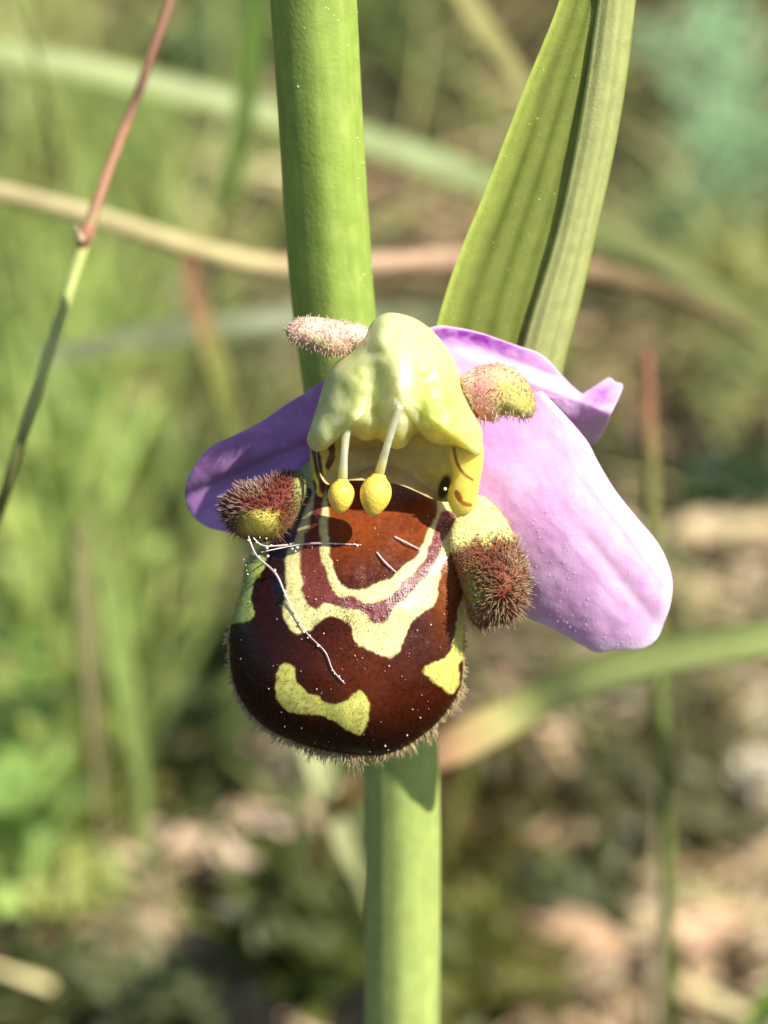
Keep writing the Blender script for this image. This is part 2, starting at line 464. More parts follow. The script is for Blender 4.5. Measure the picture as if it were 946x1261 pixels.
herb('leafy_herb', 'pale green dense herb at the left edge level with the violet sepal', 'plant',
     [(40, 520, 70, 70, 240, 2.0, G1), (110, 540, 70, 70, 220, 1.8, G1), (70, 650, 70, 70, 260, 2.2, G3), (60, 770, 70, 70, 220, 2.0, G2), (150, 500, 40, 40, 70, 1.5, (170, 172, 90))], .5, .2)
herb('leafy_herb', 'lightest green herb low at the left edge beside the pale fallen leaves', 'plant',
     [(15, 850, 45, 70, 240, 2.5, (144, 182, 78)), (15, 960, 45, 80, 260, 2.5, (140, 180, 76)), (10, 1060, 30, 50, 120, 1.5, G3)], .55, .22)
herb('leafy_herb', 'small yellow green herb tuft above the pink fallen leaves at lower left', 'plant',
     [(90, 1095, 45, 34, 130, 1.0, (172, 186, 90)), (110, 960, 50, 60, 120, 1.2, (140, 142, 64)), (170, 930, 40, 60, 80, 1.2, (118, 120, 54))], .45, .18, stalks=5)
herb('leafy_herb', 'dark green herb under the left side of the brown lip', 'plant',
     [(265, 850, 40, 60, 150, 1.4, (60, 78, 34)), (240, 940, 50, 50, 140, 1.0, (46, 62, 26)), (270, 600, 40, 60, 110, 2.0, (88, 112, 40))], .5, .2, stalks=5)
herb('leafy_herb', 'dark green herb patch in the lower left corner', 'plant',
     [(60, 1235, 90, 35, 260, 1.0, (86, 96, 44)), (160, 1240, 70, 25, 120, 1.0, (86, 98, 56))], .5, .2, stalks=5)
herb('feathery_herb', 'blue green feathery herb in the upper right corner', 'plant',
     [(880, 60, 70, 60, 300, 2.2, (142, 190, 140)), (900, 170, 60, 60, 280, 2.2, (136, 184, 132)), (860, 260, 60, 50, 160, 1.6, (112, 150, 100)), (800, 200, 30, 60, 50, 1.0, (80, 100, 62))], .5, .1, stalks=12)
herb('leafy_herb', 'olive green herb at the right edge under the blue green one', 'plant',
     [(900, 330, 60, 50, 200, 1.4, (158, 164, 84)), (800, 290, 50, 50, 120, 1.2, (124, 134, 66)), (920, 450, 40, 60, 130, 1.4, (132, 144, 72))], .5, .16, stalks=6)
herb('leafy_herb', 'dark green small herb at the right edge above the pale litter', 'plant',
     [(900, 595, 60, 28, 180, .8, (54, 82, 46)), (770, 580, 60, 40, 60, .6, (66, 66, 34))], .4, .18, stalks=5)
herb('leafy_herb', 'grey green flat herb at lower right beneath the long curved blade', 'plant',
     [(850, 900, 70, 45, 200, .8, (112, 108, 68)), (800, 980, 70, 50, 150, .8, (98, 96, 56)), (710, 1105, 60, 35, 130, .7, (84, 96, 46)), (900, 1000, 40, 40, 60, .6, (98, 96, 60))], .45, .2, stalks=6)
herb('leafy_herb', 'olive herb right of the lower stem', 'plant',
     [(600, 980, 50, 60, 150, 1.0, (90, 76, 26)), (570, 1190, 45, 70, 220, 1.6, (96, 102, 26)), (640, 1200, 30, 40, 50, 1.0, (120, 112, 50))], .55, .24, stalks=5)
herb('leafy_herb', 'dark olive broad leaved herb left of the lower stem', 'plant',
     [(385, 1150, 45, 65, 260, 1.6, (72, 86, 16)), (420, 1090, 30, 30, 50, 1.4, (84, 98, 26))], .6, .3, stalks=5)
herb('leafy_herb', 'dark green herb behind the gap between stem and green bract', 'plant',
     [(500, 60, 50, 60, 200, 1.4, (84, 104, 44)), (490, 160, 40, 40, 90, 1.0, (80, 84, 44)), (270, 50, 50, 60, 150, 1.4, (96, 128, 74))], .5, .2, stalks=6)

# --- big dead leaves
def dead_leaf(px, py, size, aspect, ang, col, label, curl=.3):
    g = GP(np.array([float(px)]), np.array([float(py)]), .7)[0]
    n = 90
    Q = []
    for k in range(n):
        th = 2 * math.pi * k / n
        r = (1 + .10 * math.sin(3 * th + ang * 7) + .05 * math.sin(7 * th + ang) + .03 * math.sin(13 * th))
        x = math.cos(th) * r * size; y = math.sin(th) * r * size * aspect * (1 - .35 * math.cos(th))
        Q.append((x, y))
    Q = np.array(Q)
    rings = [Q * t for t in np.linspace(0.08, 1, 12)]
    P = np.vstack([[[0, 0]]] + rings)
    z = curl * ((P[:, 1] / (size * aspect)) ** 2) * size * .5 + curl * (P[:, 0] / size) ** 2 * size * .3 + (fbm(P / size, 2.0, ang * 9) - .5) * size * .35
    z += .03 * np.cos(P[:, 0] / size * 26 + np.abs(P[:, 1]) / size * 18) * size * .4
    c, s = math.cos(ang), math.sin(ang)
    V = np.stack([g[0] + P[:, 0] * c - P[:, 1] * s, g[1] + P[:, 0] * s + P[:, 1] * c, g[2] + z], 1)
    base = g - np.array([0, 0, .1])
    j = np.arange(n); j2 = (j + 1) % n
    F = np.vstack([np.stack([1 + r * n + j, 1 + (r + 1) * n + j, 1 + (r + 1) * n + j2, 1 + r * n + j2], 1) for r in range(11)])
    tri = np.stack([np.zeros(n, int), 1 + j, 1 + j2], 1)
    N = len(V); V2 = V - np.array([0, 0, .03])
    e = 1 + 11 * n
    F2 = np.vstack([F, F[:, ::-1] + N, np.stack([e + j, e + N + j, e + N + j2, e + j2], 1)])
    C = srgb(*col)[None] * (0.8 + .4 * fbm(P / size, 3, 2))[:, None]
    t = thing('dead_leaf', label, 'fallen leaf', base, 'fallen leaves on the ground')
    mesh('leaf_blade', np.vstack([V, V2]), [F2, np.vstack([tri, tri[:, ::-1] + N])], M_dry, t, np.vstack([C, C]))
    dx = np.array([c, s, 0])
    tube('leaf_stalk', [g - dx * size * 1.5, g - dx * size * 1.1 + [0, 0, .05], g - dx * size * .6], [.04, .045, .03], M_dry, t, lambda u, v, V: np.tile(srgb(*col) * .7, (len(u), 1)), n=8, sides=6)
dead_leaf(200, 1040, .55, .5, .3, (226, 196, 168), 'pale pink fallen leaf, left one of the two bright ones under the lip')
dead_leaf(315, 1035, .60, .5, .9, (230, 202, 176), 'pale pink curled fallen leaf just left below the brown lip')
dead_leaf(362, 1125, .42, .6, 2.2, (200, 180, 150), 'grey beige fallen leaf beside the dark olive herb')
dead_leaf(190, 548, .60, .4, -.2, (196, 170, 144), 'greyish pink fallen leaf left of the violet sepal')
dead_leaf(205, 700, .50, .6, 1.3, (190, 166, 120), 'tan fallen leaf between herb and left side lobe')
dead_leaf(915, 655, .95, .3, .1, (216, 194, 152), 'wide pale beige fallen leaf at the right edge beyond the pink sepal')
dead_leaf(930, 950, .45, .7, 1.5, (224, 210, 184), 'whitish fallen leaf standing at the right edge below the curved blade')
dead_leaf(882, 1140, .5, .6, .6, (222, 184, 148), 'peach fallen leaf near the lower right corner')
dead_leaf(720, 1155, .60, .4, -.4, (200, 164, 130), 'brownish pink fallen leaf between stem and lower right corner')
dead_leaf(130, 880, .35, .7, 2.0, (226, 200, 172), 'small pinkish fallen leaf among the green herbs at left')

# --- thin straws and narrow blades standing and leaning all over the turf
def streaks(name, areas, kind='stuff', m=None):
    P, L, Wd, T, N, C = [], [], [], [], [], []
    for (px, py, rx, ry, n, len_, wd, lift, dirx, c) in areas:
        g = GP(px + rng.uniform(-1, 1, n) * rx, py + rng.uniform(-1, 1, n) * ry, 0.0); g[:, 2] = ground_h(g[:, :2]) - .05
        d = rng.normal(0, .45, (n, 3)); d[:, 0] += dirx * rng.choice([-1, 1], n) if dirx > 0 else -dirx; d[:, 2] = lift * rng.uniform(.5, 1.4, n)
        P.append(g); T.append(d); L.append(len_ * rng.uniform(.5, 1.4, n)); Wd.append(wd * rng.uniform(.5, 1.5, n))
        nn = rng.normal(0, .5, (n, 3)) + [.3, -1, .5]; N.append(nn)
        C.append(soft(srgb(*c), .2, 1.15)[None] * np.exp(rng.normal(0, .22, (n, 1))) * np.exp(rng.normal(0, .05, (n, 3))))
    leaflets(cat(P), cat(L), cat(Wd), cat(T), cat(N), cat(C), m or M_grass, name, None, curl=.22, kind=kind)
streaks('dry_grass', [
    (473, 700, 700, 620, 420, 2.4, .09, .25, 1.0, (206, 184, 140)), (473, 1120, 600, 160, 240, 1.6, .13, .2, 1.0, (216, 190, 158)),
    (800, 500, 200, 200, 90, 2.4, .10, .4, .9, (190, 166, 118)), (620, 200, 340, 150, 110, 3.2, .10, .6, .9, (178, 164, 108)), (850, 950, 140, 250, 90, 2.2, .10, .5, .8, (206, 186, 150))], m=M_dry)
streaks('grass', [
    (90, 960, 80, 140, 120, 3.6, .16, 1.6, .25, (156, 176, 82)), (60, 700, 100, 160, 120, 3.2, .15, 1.5, .25, (146, 172, 78)), (110, 420, 120, 160, 90, 3.4, .15, 1.5, .3, (142, 164, 78)),
    (480, 300, 500, 260, 80, 3.4, .13, 1.0, .7, (140, 150, 74)), (800, 420, 200, 200, 45, 3.0, .12, .9, .8, (142, 148, 74)), (800, 1000, 220, 260, 30, 2.6, .11, 1.0, .5, (128, 134, 66)),
    (420, 1150, 160, 130, 36, 2.4, .13, 1.2, .5, (100, 112, 44)), (300, 750, 80, 150, 60, 3.0, .13, 1.4, .3, (120, 128, 62)), (20, 60, 130, 120, 80, 3.6, .15, 1.2, .3, (176, 182, 104))])

# ================================================================== SINGLE BLADES AND STALKS
def dcol(stops, nv=.1, edge=0.0, seed=1, gain=1.3):
    r = ramp(stops)
    return lambda u, v, V: soft(r(u), .22, gain) * (1 - nv + 2 * nv * fbm(V, 1.5, seed))[:, None] * (1 - edge * np.cos(v * 9))[:, None]
def Wp(l):
    return [W(float(a), float(b), float(c)) for a, b, c in l]
def bw(l, d):  # pixel widths at depth -> units
    return [w / S * (D - z) / D for w, (_, _, z) in zip(l, d)]
def base_of(p): 
    return np.array(p) * [1, 1, 0] + np.array([0, 0, max(0, min(p[2], .2))])
def single(kind, name, label, cat_, pts, wpx, stops, m, part='leaf_blade', extra=None, **kw):
    wpx = [max(q - 11, q * .62) if q > 24 else q * .8 for q in wpx]
    P = Wp(pts); w = bw(wpx, pts)
    a_ = np.array(pts, float)[:, :2]; uu = np.concatenate([[0], np.cumsum(np.linalg.norm(np.diff(a_, axis=0), axis=1))]); kw['uu'] = uu / uu[-1]
    t = thing(name, label, cat_, P[-1] if P[-1][2] < P[0][2] else P[0], kw.pop('group', None))
    if kind == 'tube': tube(part, P, [q / 2 for q in w], m, t, dcol(stops, gain=1.35), n=60, sides=12, uu=kw['uu'])
    else: blade(part, P, [q * 1.12 for q in w], m, t, dcol(stops, edge=.06), n=60, side=BK * .8 + sd, **kw)
    return t, P, w
# reddish stem at left, with a node
rs = [(250, -120, -2.7), (210, 0, -2.6), (170, 115, -2.5), (135, 205, -2.4), (106, 292, -2.3), (75, 390, -2.2), (40, 500, -2.2), (5, 610, -2.4), (-60, 820, -4.5), (-120, 1050, -12.5)]
t, P, w = single('tube', 'grass_plant', 'thin grass stem, red above its joint and green below, at upper left', 'grass stem', rs,
                 [12, 13, 14, 16, 19, 18, 18, 17, 16, 16], [(0, (170, 120, 96)), (.13, (156, 104, 84)), (.17, (150, 98, 78)), (.19, (96, 58, 46)), (.215, (104, 62, 48)), (.235, (176, 120, 92)), (.305, (176, 120, 92)), (.35, (178, 126, 100)), (.365, (176, 190, 104)), (.5, (188, 200, 110)), (.58, (130, 136, 70)), (1, (100, 108, 56))], M_grass, 'culm')
nd = W(105, 292, -2.3)
tube('joint', [W(112, 275, -2.25), W(106, 289, -2.25), W(100, 304, -2.28)], [.036, .047, .036], M_dry, t, lambda u, v, V: np.tile(srgb(186, 130, 104), (len(u), 1)), n=10, sides=12)
tube('leaf_sheath', [W(100, 296, -2.2), W(96, 288, -2.16), W(93, 278, -2.1)], [.03, .02, .006], M_dry, t, lambda u, v, V: np.tile(srgb(214, 196, 160), (len(u), 1)), n=8, sides=8)
single('tube', 'dry_stalk', 'long tan dead stalk lying across the frame behind stem and bract', 'dead stalk',
       [(-260, 175, -5), (-100, 215, -6), (0, 236, -7), (120, 268, -7.5), (260, 312, -8), (360, 330, -8.3), (520, 322, -8.8), (640, 322, -9), (760, 342, -10), (860, 378, -12), (960, 430, -15), (1080, 500, -20)],
       [32, 33, 33, 34, 36, 38, 40, 42, 38, 28, 20, 14], [(0, (160, 142, 104)), (.25, (170, 156, 112)), (.4, (180, 166, 112)), (.5, (186, 150, 120)), (.6, (186, 146, 118)), (.68, (150, 122, 90)), (.75, (120, 100, 68)), (1, (90, 76, 50))], M_dry, 'stalk')
single('blade', 'grass_plant', 'pale green blade sloping down across the top left', 'blade of grass',
       [(-200, 30, -11), (0, 66, -12), (150, 96, -12.5), (330, 142, -13), (480, 184, -13.6), (600, 228, -14), (760, 300, -15), (1000, 420, -18)],
       [40, 44, 46, 46, 48, 46, 36, 20], [(0, (128, 146, 80)), (.3, (136, 154, 86)), (.6, (126, 146, 84)), (.75, (104, 120, 62)), (1, (84, 98, 48))], M_grass, thick=.03)
single('blade', 'grass_plant', 'upright green blade just left of the main stem near the top', 'blade of grass',
       [(350, -150, -9), (318, 0, -10), (300, 130, -11), (272, 270, -12.5), (262, 360, -14), (262, 440, -16)],
       [30, 40, 44, 44, 36, 30], [(0, (120, 160, 70)), (.5, (116, 160, 60)), (1, (96, 120, 50))], M_grass, thick=.03)
single('blade', 'grass_plant', 'yellowish blade slanting behind the bract at the top', 'blade of grass',
       [(520, -120, -10), (572, 0, -10.5), (612, 60, -11), (660, 130, -12), (720, 220, -14), (800, 330, -18)],
       [44, 46, 46, 42, 34, 24], [(0, (158, 156, 96)), (.5, (150, 148, 88)), (1, (110, 102, 60))], M_grass, thick=.03)
single('blade', 'grass_plant', 'long curved blade at right, green with an orange brown end by the stem', 'blade of grass',
       [(1300, 690, -6), (1100, 745, -6.3), (946, 786, -6.6), (830, 806, -7), (720, 836, -7.4), (640, 876, -7.8), (560, 918, -7.8), (480, 950, -8.4), (420, 990, -10.5), (380, 1080, -16)],
       [44, 50, 52, 54, 54, 52, 52, 44, 36, 30], [(0, (170, 188, 100)), (.3, (176, 194, 104)), (.6, (178, 190, 100)), (.68, (190, 190, 112)), (.77, (224, 170, 122)), (.86, (196, 158, 122)), (1, (150, 120, 88))], M_grass, thick=.03)
single('tube', 'grass_plant', 'slender upright green stem at right with a rusty top, below the pink sepal', 'grass stem',
       [(797, 430, -7), (797, 480, -7), (800, 560, -7.1), (806, 700, -7.3), (812, 860, -7.6), (818, 980, -8.2), (822, 1120, -9.2), (826, 1261, -10.5), (830, 1400, -13)],
       [14, 22, 24, 24, 24, 26, 26, 26, 24], [(0, (150, 84, 64)), (.08, (170, 118, 84)), (.14, (132, 126, 66)), (.4, (120, 136, 62)), (1, (140, 160, 74))], M_grass, 'culm')
single('blade', 'grass_plant', 'bright green blade in the bottom right corner', 'blade of grass',
       [(1250, 1000, -8), (1080, 1110, -8.5), (990, 1190, -9), (930, 1262, -9.6), (880, 1340, -11)],
       [40, 50, 56, 56, 50], [(0, (150, 190, 80)), (1, (140, 180, 70))], M_grass, thick=.03)
single('blade', 'grass_plant', 'olive blade standing above the violet sepal', 'blade of grass',
       [(228, 300, -10), (240, 370, -10.5), (262, 440, -11), (284, 520, -12), (305, 600, -14), (320, 680, -17)],
       [20, 34, 44, 44, 40, 30], [(0, (170, 110, 90)), (.2, (160, 120, 86)), (.4, (140, 148, 66)), (.8, (128, 144, 58)), (1, (110, 120, 50))], M_grass, thick=.03)
single('blade', 'grass_plant', 'green blade rising at left, nearer one of two below the reddish stem', 'blade of grass',
       [(118, 600, -9), (128, 680, -9.4), (142, 780, -10), (158, 880, -11), (172, 980, -13), (180, 1080, -15.5)],
       [16, 34, 44, 46, 44, 36], [(0, (120, 130, 70)), (.3, (140, 170, 80)), (1, (150, 180, 90))], M_grass, thick=.03)
single('blade', 'grass_plant', 'brownish faded blade rising at left behind the green one', 'blade of grass',
       [(96, 640, -10), (104, 740, -10.6), (112, 840, -11.3), (120, 960, -13), (124, 1060, -15.5)],
       [14, 26, 30, 30, 26], [(0, (150, 140, 100)), (1, (150, 140, 96))], M_dry, thick=.03)
single('blade', 'grass_plant', 'yellow green blade leaning at the upper left edge', 'blade of grass',
       [(14, -120, -10), (26, 0, -10.5), (44, 70, -11.5), (60, 150, -13), (70, 230, -15)],
       [30, 34, 34, 30, 22], [(0, (180, 196, 110)), (1, (160, 170, 90))], M_grass, thick=.03)
single('blade', 'grass_plant', 'whitish green blade just left of the lower stem', 'blade of grass',
       [(372, 880, -9), (392, 950, -9.5), (410, 1010, -10.5), (440, 1080, -12), (470, 1160, -15)],
       [40, 52, 52, 36, 24], [(0, (190, 200, 150)), (.5, (186, 194, 140)), (1, (150, 150, 90))], M_grass, thick=.03)
single('blade', 'grass_plant', 'dull green blade lying behind the stem above the violet sepal', 'blade of grass',
       [(60, 440, -12), (180, 415, -12), (300, 400, -12), (420, 392, -12.5), (560, 400, -14), (700, 440, -18)],
       [30, 40, 44, 44, 36, 24], [(0, (120, 130, 90)), (.5, (110, 120, 84)), (1, (90, 90, 60))], M_grass, thick=.03)
single('blade', 'grass_plant', 'thin olive blade climbing at the right edge', 'blade of grass',
       [(700, 240, -12), (780, 300, -12.5), (860, 350, -13), (946, 420, -14), (1060, 520, -17)],
       [30, 40, 40, 38, 24], [(0, (100, 108, 56)), (1, (122, 130, 68))], M_grass, thick=.03)

# loose turf further out so the ground goes on as it does in view
n = 900
g = np.c_[rng.uniform(-24, 24, n), rng.uniform(8, 56, n)]
sel = (np.abs(g[:, 0]) > 5 + .14 * g[:, 1]) | (g[:, 1] > 38)
g = g[sel]; n = len(g)
P3 = np.c_[g, ground_h(g)]
T = rng.normal(0, .35, (n, 3)); T[:, 2] = 1
leaflets(P3, rng.uniform(1.5, 4.5, n), rng.uniform(.12, .25, n), T, rng.normal(0, 1, (n, 3)) + [0, -1, 0], srgb(120, 146, 66)[None] * np.exp(rng.normal(0, .25, (n, 1))), M_leaf, 'far_grass', None)

# ================================================================== THE ORCHID
stemP = [(376, -260, .15), (380, -120, -.05), (387, 0, -.25), (396, 150, -.45), (404, 280, -.68), (412, 380, -.85), (424, 470, -1.0), (445, 600, -1.2), (472, 750, -1.45), (490, 880, -1.65), (496, 1000, -1.85), (496, 1261, -2.3), (494, 1420, -2.7)]
stw = [108, 107, 106, 103, 103, 101, 100, 98, 96, 94, 93, 92, 92]
P = Wp(stemP)
foot = np.array([P[-1][0] - .05, P[-1][1] + 1.6, 0.0])
tdir = P[-1] - P[-2]
P2 = P + [P[-1] * .55 + foot * .45 + np.array([0, .15, 0]), foot + np.array([0, 0, -.3])]
wst = bw(stw, stemP) + [.40, .42]
orchid = thing('bee_orchid', 'bee orchid in flower with thick green stem, pink sepals and brown and yellow velvety lip', 'orchid', foot)
def stemc(u, v, V):
    c = ramp([(0, (158, 180, 82)), (.3, (154, 178, 80)), (.6, (162, 184, 96)), (.8, (176, 190, 108)), (1, (130, 146, 80))])(u)
    str_ = .6 * noise(np.c_[np.cos(v) * 6, np.sin(v) * 6, u * 8], 1.9, 5) + .4 * noise(np.c_[np.cos(v) * 5, np.sin(v) * 5, u * 60], 1.0, 9)
    c = c * (.80 + .38 * str_)[:, None]
    return mixc(c, srgb(186, 190, 110), .5 * sstep(.72, .9, noise(np.c_[np.cos(v) * 4, np.sin(v) * 4, u * 40], 2.0, 15)))
stem = tube('stem', P2, [q / 2 for q in wst], M_stem, orchid, stemc, n=260, sides=64, ridge=.022)
# specks and short papillae on the upper stem
n = 80
yy = rng.uniform(-60, 400, n); Pc = resample(np.array(stemP), 400, False)
cx = np.interp(yy, Pc[:, 1], Pc[:, 0]); cz = np.interp(yy, Pc[:, 1], Pc[:, 2]); th = rng.uniform(-1.5, 1.5, n)
rr = np.interp(yy, [p[1] for p in stemP], stw) / 2
k = rr / S * (D - cz) / D
blobs('skin_speck', W(cx + rr * np.sin(th) * .99, yy, cz + k * np.cos(th) * .99), rng.uniform(.0015, .007, n) ** 1.0, np.tile(srgb(222, 228, 160), (n, 1)), stem)

# ---- bract: a channelled leaf, its right margin folded over in front
def bract():
    n, K = 120, 40
    y = np.linspace(-320, 470, n)
    L = np.interp(y, [-320, 0, 110, 230, 320, 400, 470], [770, 691, 645, 600, 562, 537, 524])
    B_ = np.interp(y, [-320, -100, 0, 100, 200, 300, 380, 430, 470], [800, 752, 736, 722, 705, 682, 655, 641, 632])
    R = np.interp(y, [-320, -100, 0, 80, 160, 240, 370, 450, 470], [830, 790, 778, 770, 757, 741, 711, 690, 684])
    for q in (L, B_, R):
        q[:] = np.convolve(np.pad(q, 6, mode='edge') , np.ones(13) / 13, 'valid')
    z0 = np.interp(y, [-320, 0, 470], [.55, -.1, -.85])
    s = np.linspace(0, 1, K)
    rows = []
    for i in range(n):
        # section: left margin -> back of channel -> keel (right edge) -> margin folded forward
        u = np.concatenate([np.linspace(0, .62, int(K * .62)), np.linspace(.62, 1, K - int(K * .62) + 1)[1:]])
        x = np.where(u < .62, L[i] + (R[i] - L[i]) * np.abs(np.sin(u / .62 * math.pi / 2)) ** 1.15, R[i] + (B_[i] - R[i]) * np.abs((u - .62) / .38) ** 1.15)
        z = np.where(u < .62, -.03 * np.sin(u / .62 * math.pi) - .10 * (u / .62), -.10 + .075 * np.sin((u - .62) / .38 * math.pi * .75))
        rows.append(np.stack([x, np.full(K, y[i]), z0[i] + z], 1))
    A = np.array(rows).reshape(-1, 3)
    V = W(A[:, 0], A[:, 1], A[:, 2])
    i, j = np.meshgrid(np.arange(n - 1), np.arange(K - 1), indexing='ij'); a = (i * K + j).ravel()
    F = np.stack([a, a + K, a + K + 1, a + 1], 1)
    N = vnormals(V, [F])
    U = np.tile(u, n); yy = A[:, 1]
    # parallel veins are ribs
    Uw = U + .012 * (fbm(np.c_[U * 6, yy * .008], 1, 21) - .5) + .004 * np.sin(yy * .02)
    ph = np.mod(Uw * 12 + .3, 1) - .5; cell = np.floor(Uw * 12 + .3)
    vein = np.exp(-(ph / (.12 + .12 * hash3(cell, 0, 0, 4))) ** 2) * (.4 + .6 * hash3(cell, 3, 0, 1))
    th = .012 + .012 * (1 - vein) + .006 * fbm(np.c_[U * 30, yy * .02], 1, 3)
    edge = np.minimum(U, 1 - U)
    V1 = V + N * th[:, None] * sstep(0, .02, edge)[:, None]; V2 = V - N * th[:, None] * sstep(0, .02, edge)[:, None]
    c = np.tile(srgb(160, 170, 84), (len(V), 1))
    c = mixc(c, srgb(96, 116, 34), vein * sstep(.03, .06, U) * (U < .62))
    c = mixc(c, srgb(158, 172, 84), .8 * vein * (U > .62))
    c = mixc(c, srgb(216, 220, 150), sstep(.62, .68, U) * .8 * (1 - vein * .6))
    c = mixc(c, srgb(196, 210, 100), sstep(.075, .03, U))
    c = mixc(c, srgb(206, 204, 130), .35 * sstep(.4, .8, fbm(np.c_[U * 9, yy * .012], 1, 77)) * (U > .64))
    c *= (.9 + .2 * fbm(np.c_[U * 40, yy * .006], 1, 8))[:, None]
    nV = len(V)
    rim = []
    for col in (0, K - 1):
        a = np.arange(n - 1) * K + col
        rim.append(np.stack([a, a + K, a + K + nV, a + nV], 1))
    for r in (0, n - 1):
        a = r * K + np.arange(K - 1)
        rim.append(np.stack([a, a + 1, a + 1 + nV, a + nV], 1))
    b = mesh('bract', np.vstack([V1, V2]), np.vstack([F, F[:, ::-1] + nV] + rim), M_bract, orchid, np.vstack([c, c]))
    m = 200
    kk = rng.integers(0, nV, m); kk = kk[(A[kk, 1] < 420)]
    blobs('skin_speck', V2[kk] if (N[kk] @ BK).mean() < 0 else V1[kk], rng.uniform(.002, .005, len(kk)), np.tile(srgb(220, 228, 150), (len(kk), 1)), b)
bract()

# ---- ovary joining flower and stem
tube('ovary', [W(440, 640, -1.35), W(450, 620, -1.15), W(470, 590, -.95), W(480, 560, -.72)], [.1, .13, .14, .12], M_stem, orchid, lambda u, v, V: np.tile(srgb(130, 160, 60), (len(u), 1)) * (1 - .15 * np.cos(v * 6))[:, None], n=30, sides=24)

# ---- sepals
def sepal(name, out, ctr, base, thick, colf, n=260, K=60, extra=None):
    def zf(x, y, t): return base(x, y) + thick * np.sqrt(np.clip(1 - t ** 4, 0, 1))
    def zb(x, y, t): return base(x, y) - thick * np.sqrt(np.clip(1 - t ** 4, 0, 1))
    P, Z, T, F, nf = dome(out, ctr, zf, zb, n, K, 16)
    V = W(P[:, 0], P[:, 1], Z)
    C = colf(P, T)
    o = mesh(name, V, F, M_sepal, orchid, C)
    return o, P, Z, T, V, F, nf
def seg(P, a, b):
    a = np.array(a, float); b = np.array(b, float); ab = b - a; l = np.linalg.norm(ab); d = ab / l
    s = ((P[:, 0] - a[0]) * d[0] + (P[:, 1] - a[1]) * d[1]) / l
    e = (P[:, 0] - a[0]) * -d[1] + (P[:, 1] - a[1]) * d[0]
    return s, e
RS = [(545, 440), (600, 446), (632, 455), (655, 470), (690, 505), (722, 542), (736, 568), (757, 603), (785, 638), (806, 663), (820, 687), (828, 715), (826, 743), (818, 767), (808, 788), (789, 799), (757, 800), (735, 803), (712, 792), (677, 773), (645, 757), (610, 730), (585, 680), (565, 600), (550, 520)]
def rs_base(x, y):
    P = np.stack([x, y], 1) if np.ndim(x) else np.array([[x, y]])
    s, e = seg(P, (600, 500), (818, 775))
    groove = -.017 * np.exp(-(e / 13) ** 2) * sstep(.35, .9, s)
    cup = .00000 * e ** 2
    r = -.52 + .16 * s - .10 * (e / 80) ** 2 * sstep(0, .5, s) + groove + .02 * (fbm(P, .03, 6) - .5) - .18 * sstep(.75, 1.25, s)
    return r + cup
def rs_col(P, T):
    s, e = seg(P, (600, 500), (818, 775))
    c = np.tile(srgb(240, 188, 232), (len(P), 1))
    c = mixc(c, srgb(222, 150, 218), .75 * sstep(.5, -.05, s) * (.5 + .8 * fbm(P, .06, 3)))
    c = mixc(c, srgb(248, 222, 244), .7 * sstep(.3, .8, fbm(P, .014, 12, 3)) * sstep(0, .5, s))
    c = mixc(c, srgb(214, 150, 216), .22 * sstep(.45, .8, fbm(P, .09, 22, 3)))
    c = mixc(c, srgb(184, 152, 176), .75 * np.exp(-(e / 7) ** 2) * sstep(.25, .6, s) * sstep(1.1, .9, s))
    for off in (-34, -58, 26, 48):
        c = mixc(c, srgb(196, 140, 204), .38 * np.exp(-((e - off * (1.05 - .55 * (s - .4) ** 2)) / 2.5) ** 2) * sstep(.1, .4, s) * sstep(1.0, .7, s))
    c = mixc(c, srgb(252, 234, 250), .7 * sstep(.9, .99, T))  # bright edge glow painted around the margin
    return c
right_sepal, *rs_ = sepal('sepal', RS, (680, 640), rs_base, .022, rs_col)
right_sepal['label'] = 'large sunlit pink sepal spreading to the lower right'

DS = [(500, 420), (534, 402), (562, 403), (590, 409), (611, 416), (639, 426), (660, 433), (676, 444), (690, 460), (708, 478), (722, 487), (732, 484), (740, 472), (750, 465), (758, 470), (767, 474), (763, 488), (752, 511), (744, 530), (729, 548), (712, 532), (690, 506), (660, 480), (632, 462), (590, 462), (550, 470), (510, 460)]
def ds_base(x, y):
    P = np.stack([x, y], 1)
    s, e = seg(P, (530, 430), (735, 510))
    r = -.30 - .34 * s + .0018 * -e * sstep(.1, .5, s)
    r = r - .12 * sstep(5, 26, -e) * sstep(.05, .5, s)
    tipw = sstep(.86, 1.02, s)
    return r + tipw * (.16 * np.sin((y - 465) / 85 * math.pi * 1.3) - .06) + .02 * (fbm(P, .05, 8) - .5)
def ds_col(P, T):
    s, e = seg(P, (530, 430), (735, 510))
    c = np.tile(srgb(238, 190, 234), (len(P), 1))
    top = sstep(2, -22, e + 6)
    c = mixc(c, srgb(232, 196, 236), .7 * sstep(.4, .65, fbm(P, .05, 2)))
    topd = linedist([(500, 418), (534, 402), (562, 403), (590, 409), (611, 416), (639, 426), (660, 433), (676, 444)], P)
    c = mixc(c, srgb(140, 44, 160), np.clip(sstep(30, 6, topd) * sstep(690, 600, P[:, 0]) * (.55 + .8 * fbm(P, .12, 4)), 0, 1))
    c = mixc(c, srgb(160, 84, 200), .85 * np.exp(-((P[:, 0] - 742) / 22) ** 2 - ((P[:, 1] - 488) / 14) ** 2) * (.4 + .9 * fbm(P, .15, 9)))
    c = mixc(c, srgb(236, 212, 232), .8 * sstep(505, 530, P[:, 1]) * sstep(.85, 1, s))
    c = mixc(c, srgb(244, 224, 244), .6 * sstep(.94, .99, T))
    return c
dsep, *_ = sepal('sepal', DS, (704, 494), ds_base, .02, ds_col)
dsep['label'] = 'upper pink sepal with dark purple top edge and curled tip'

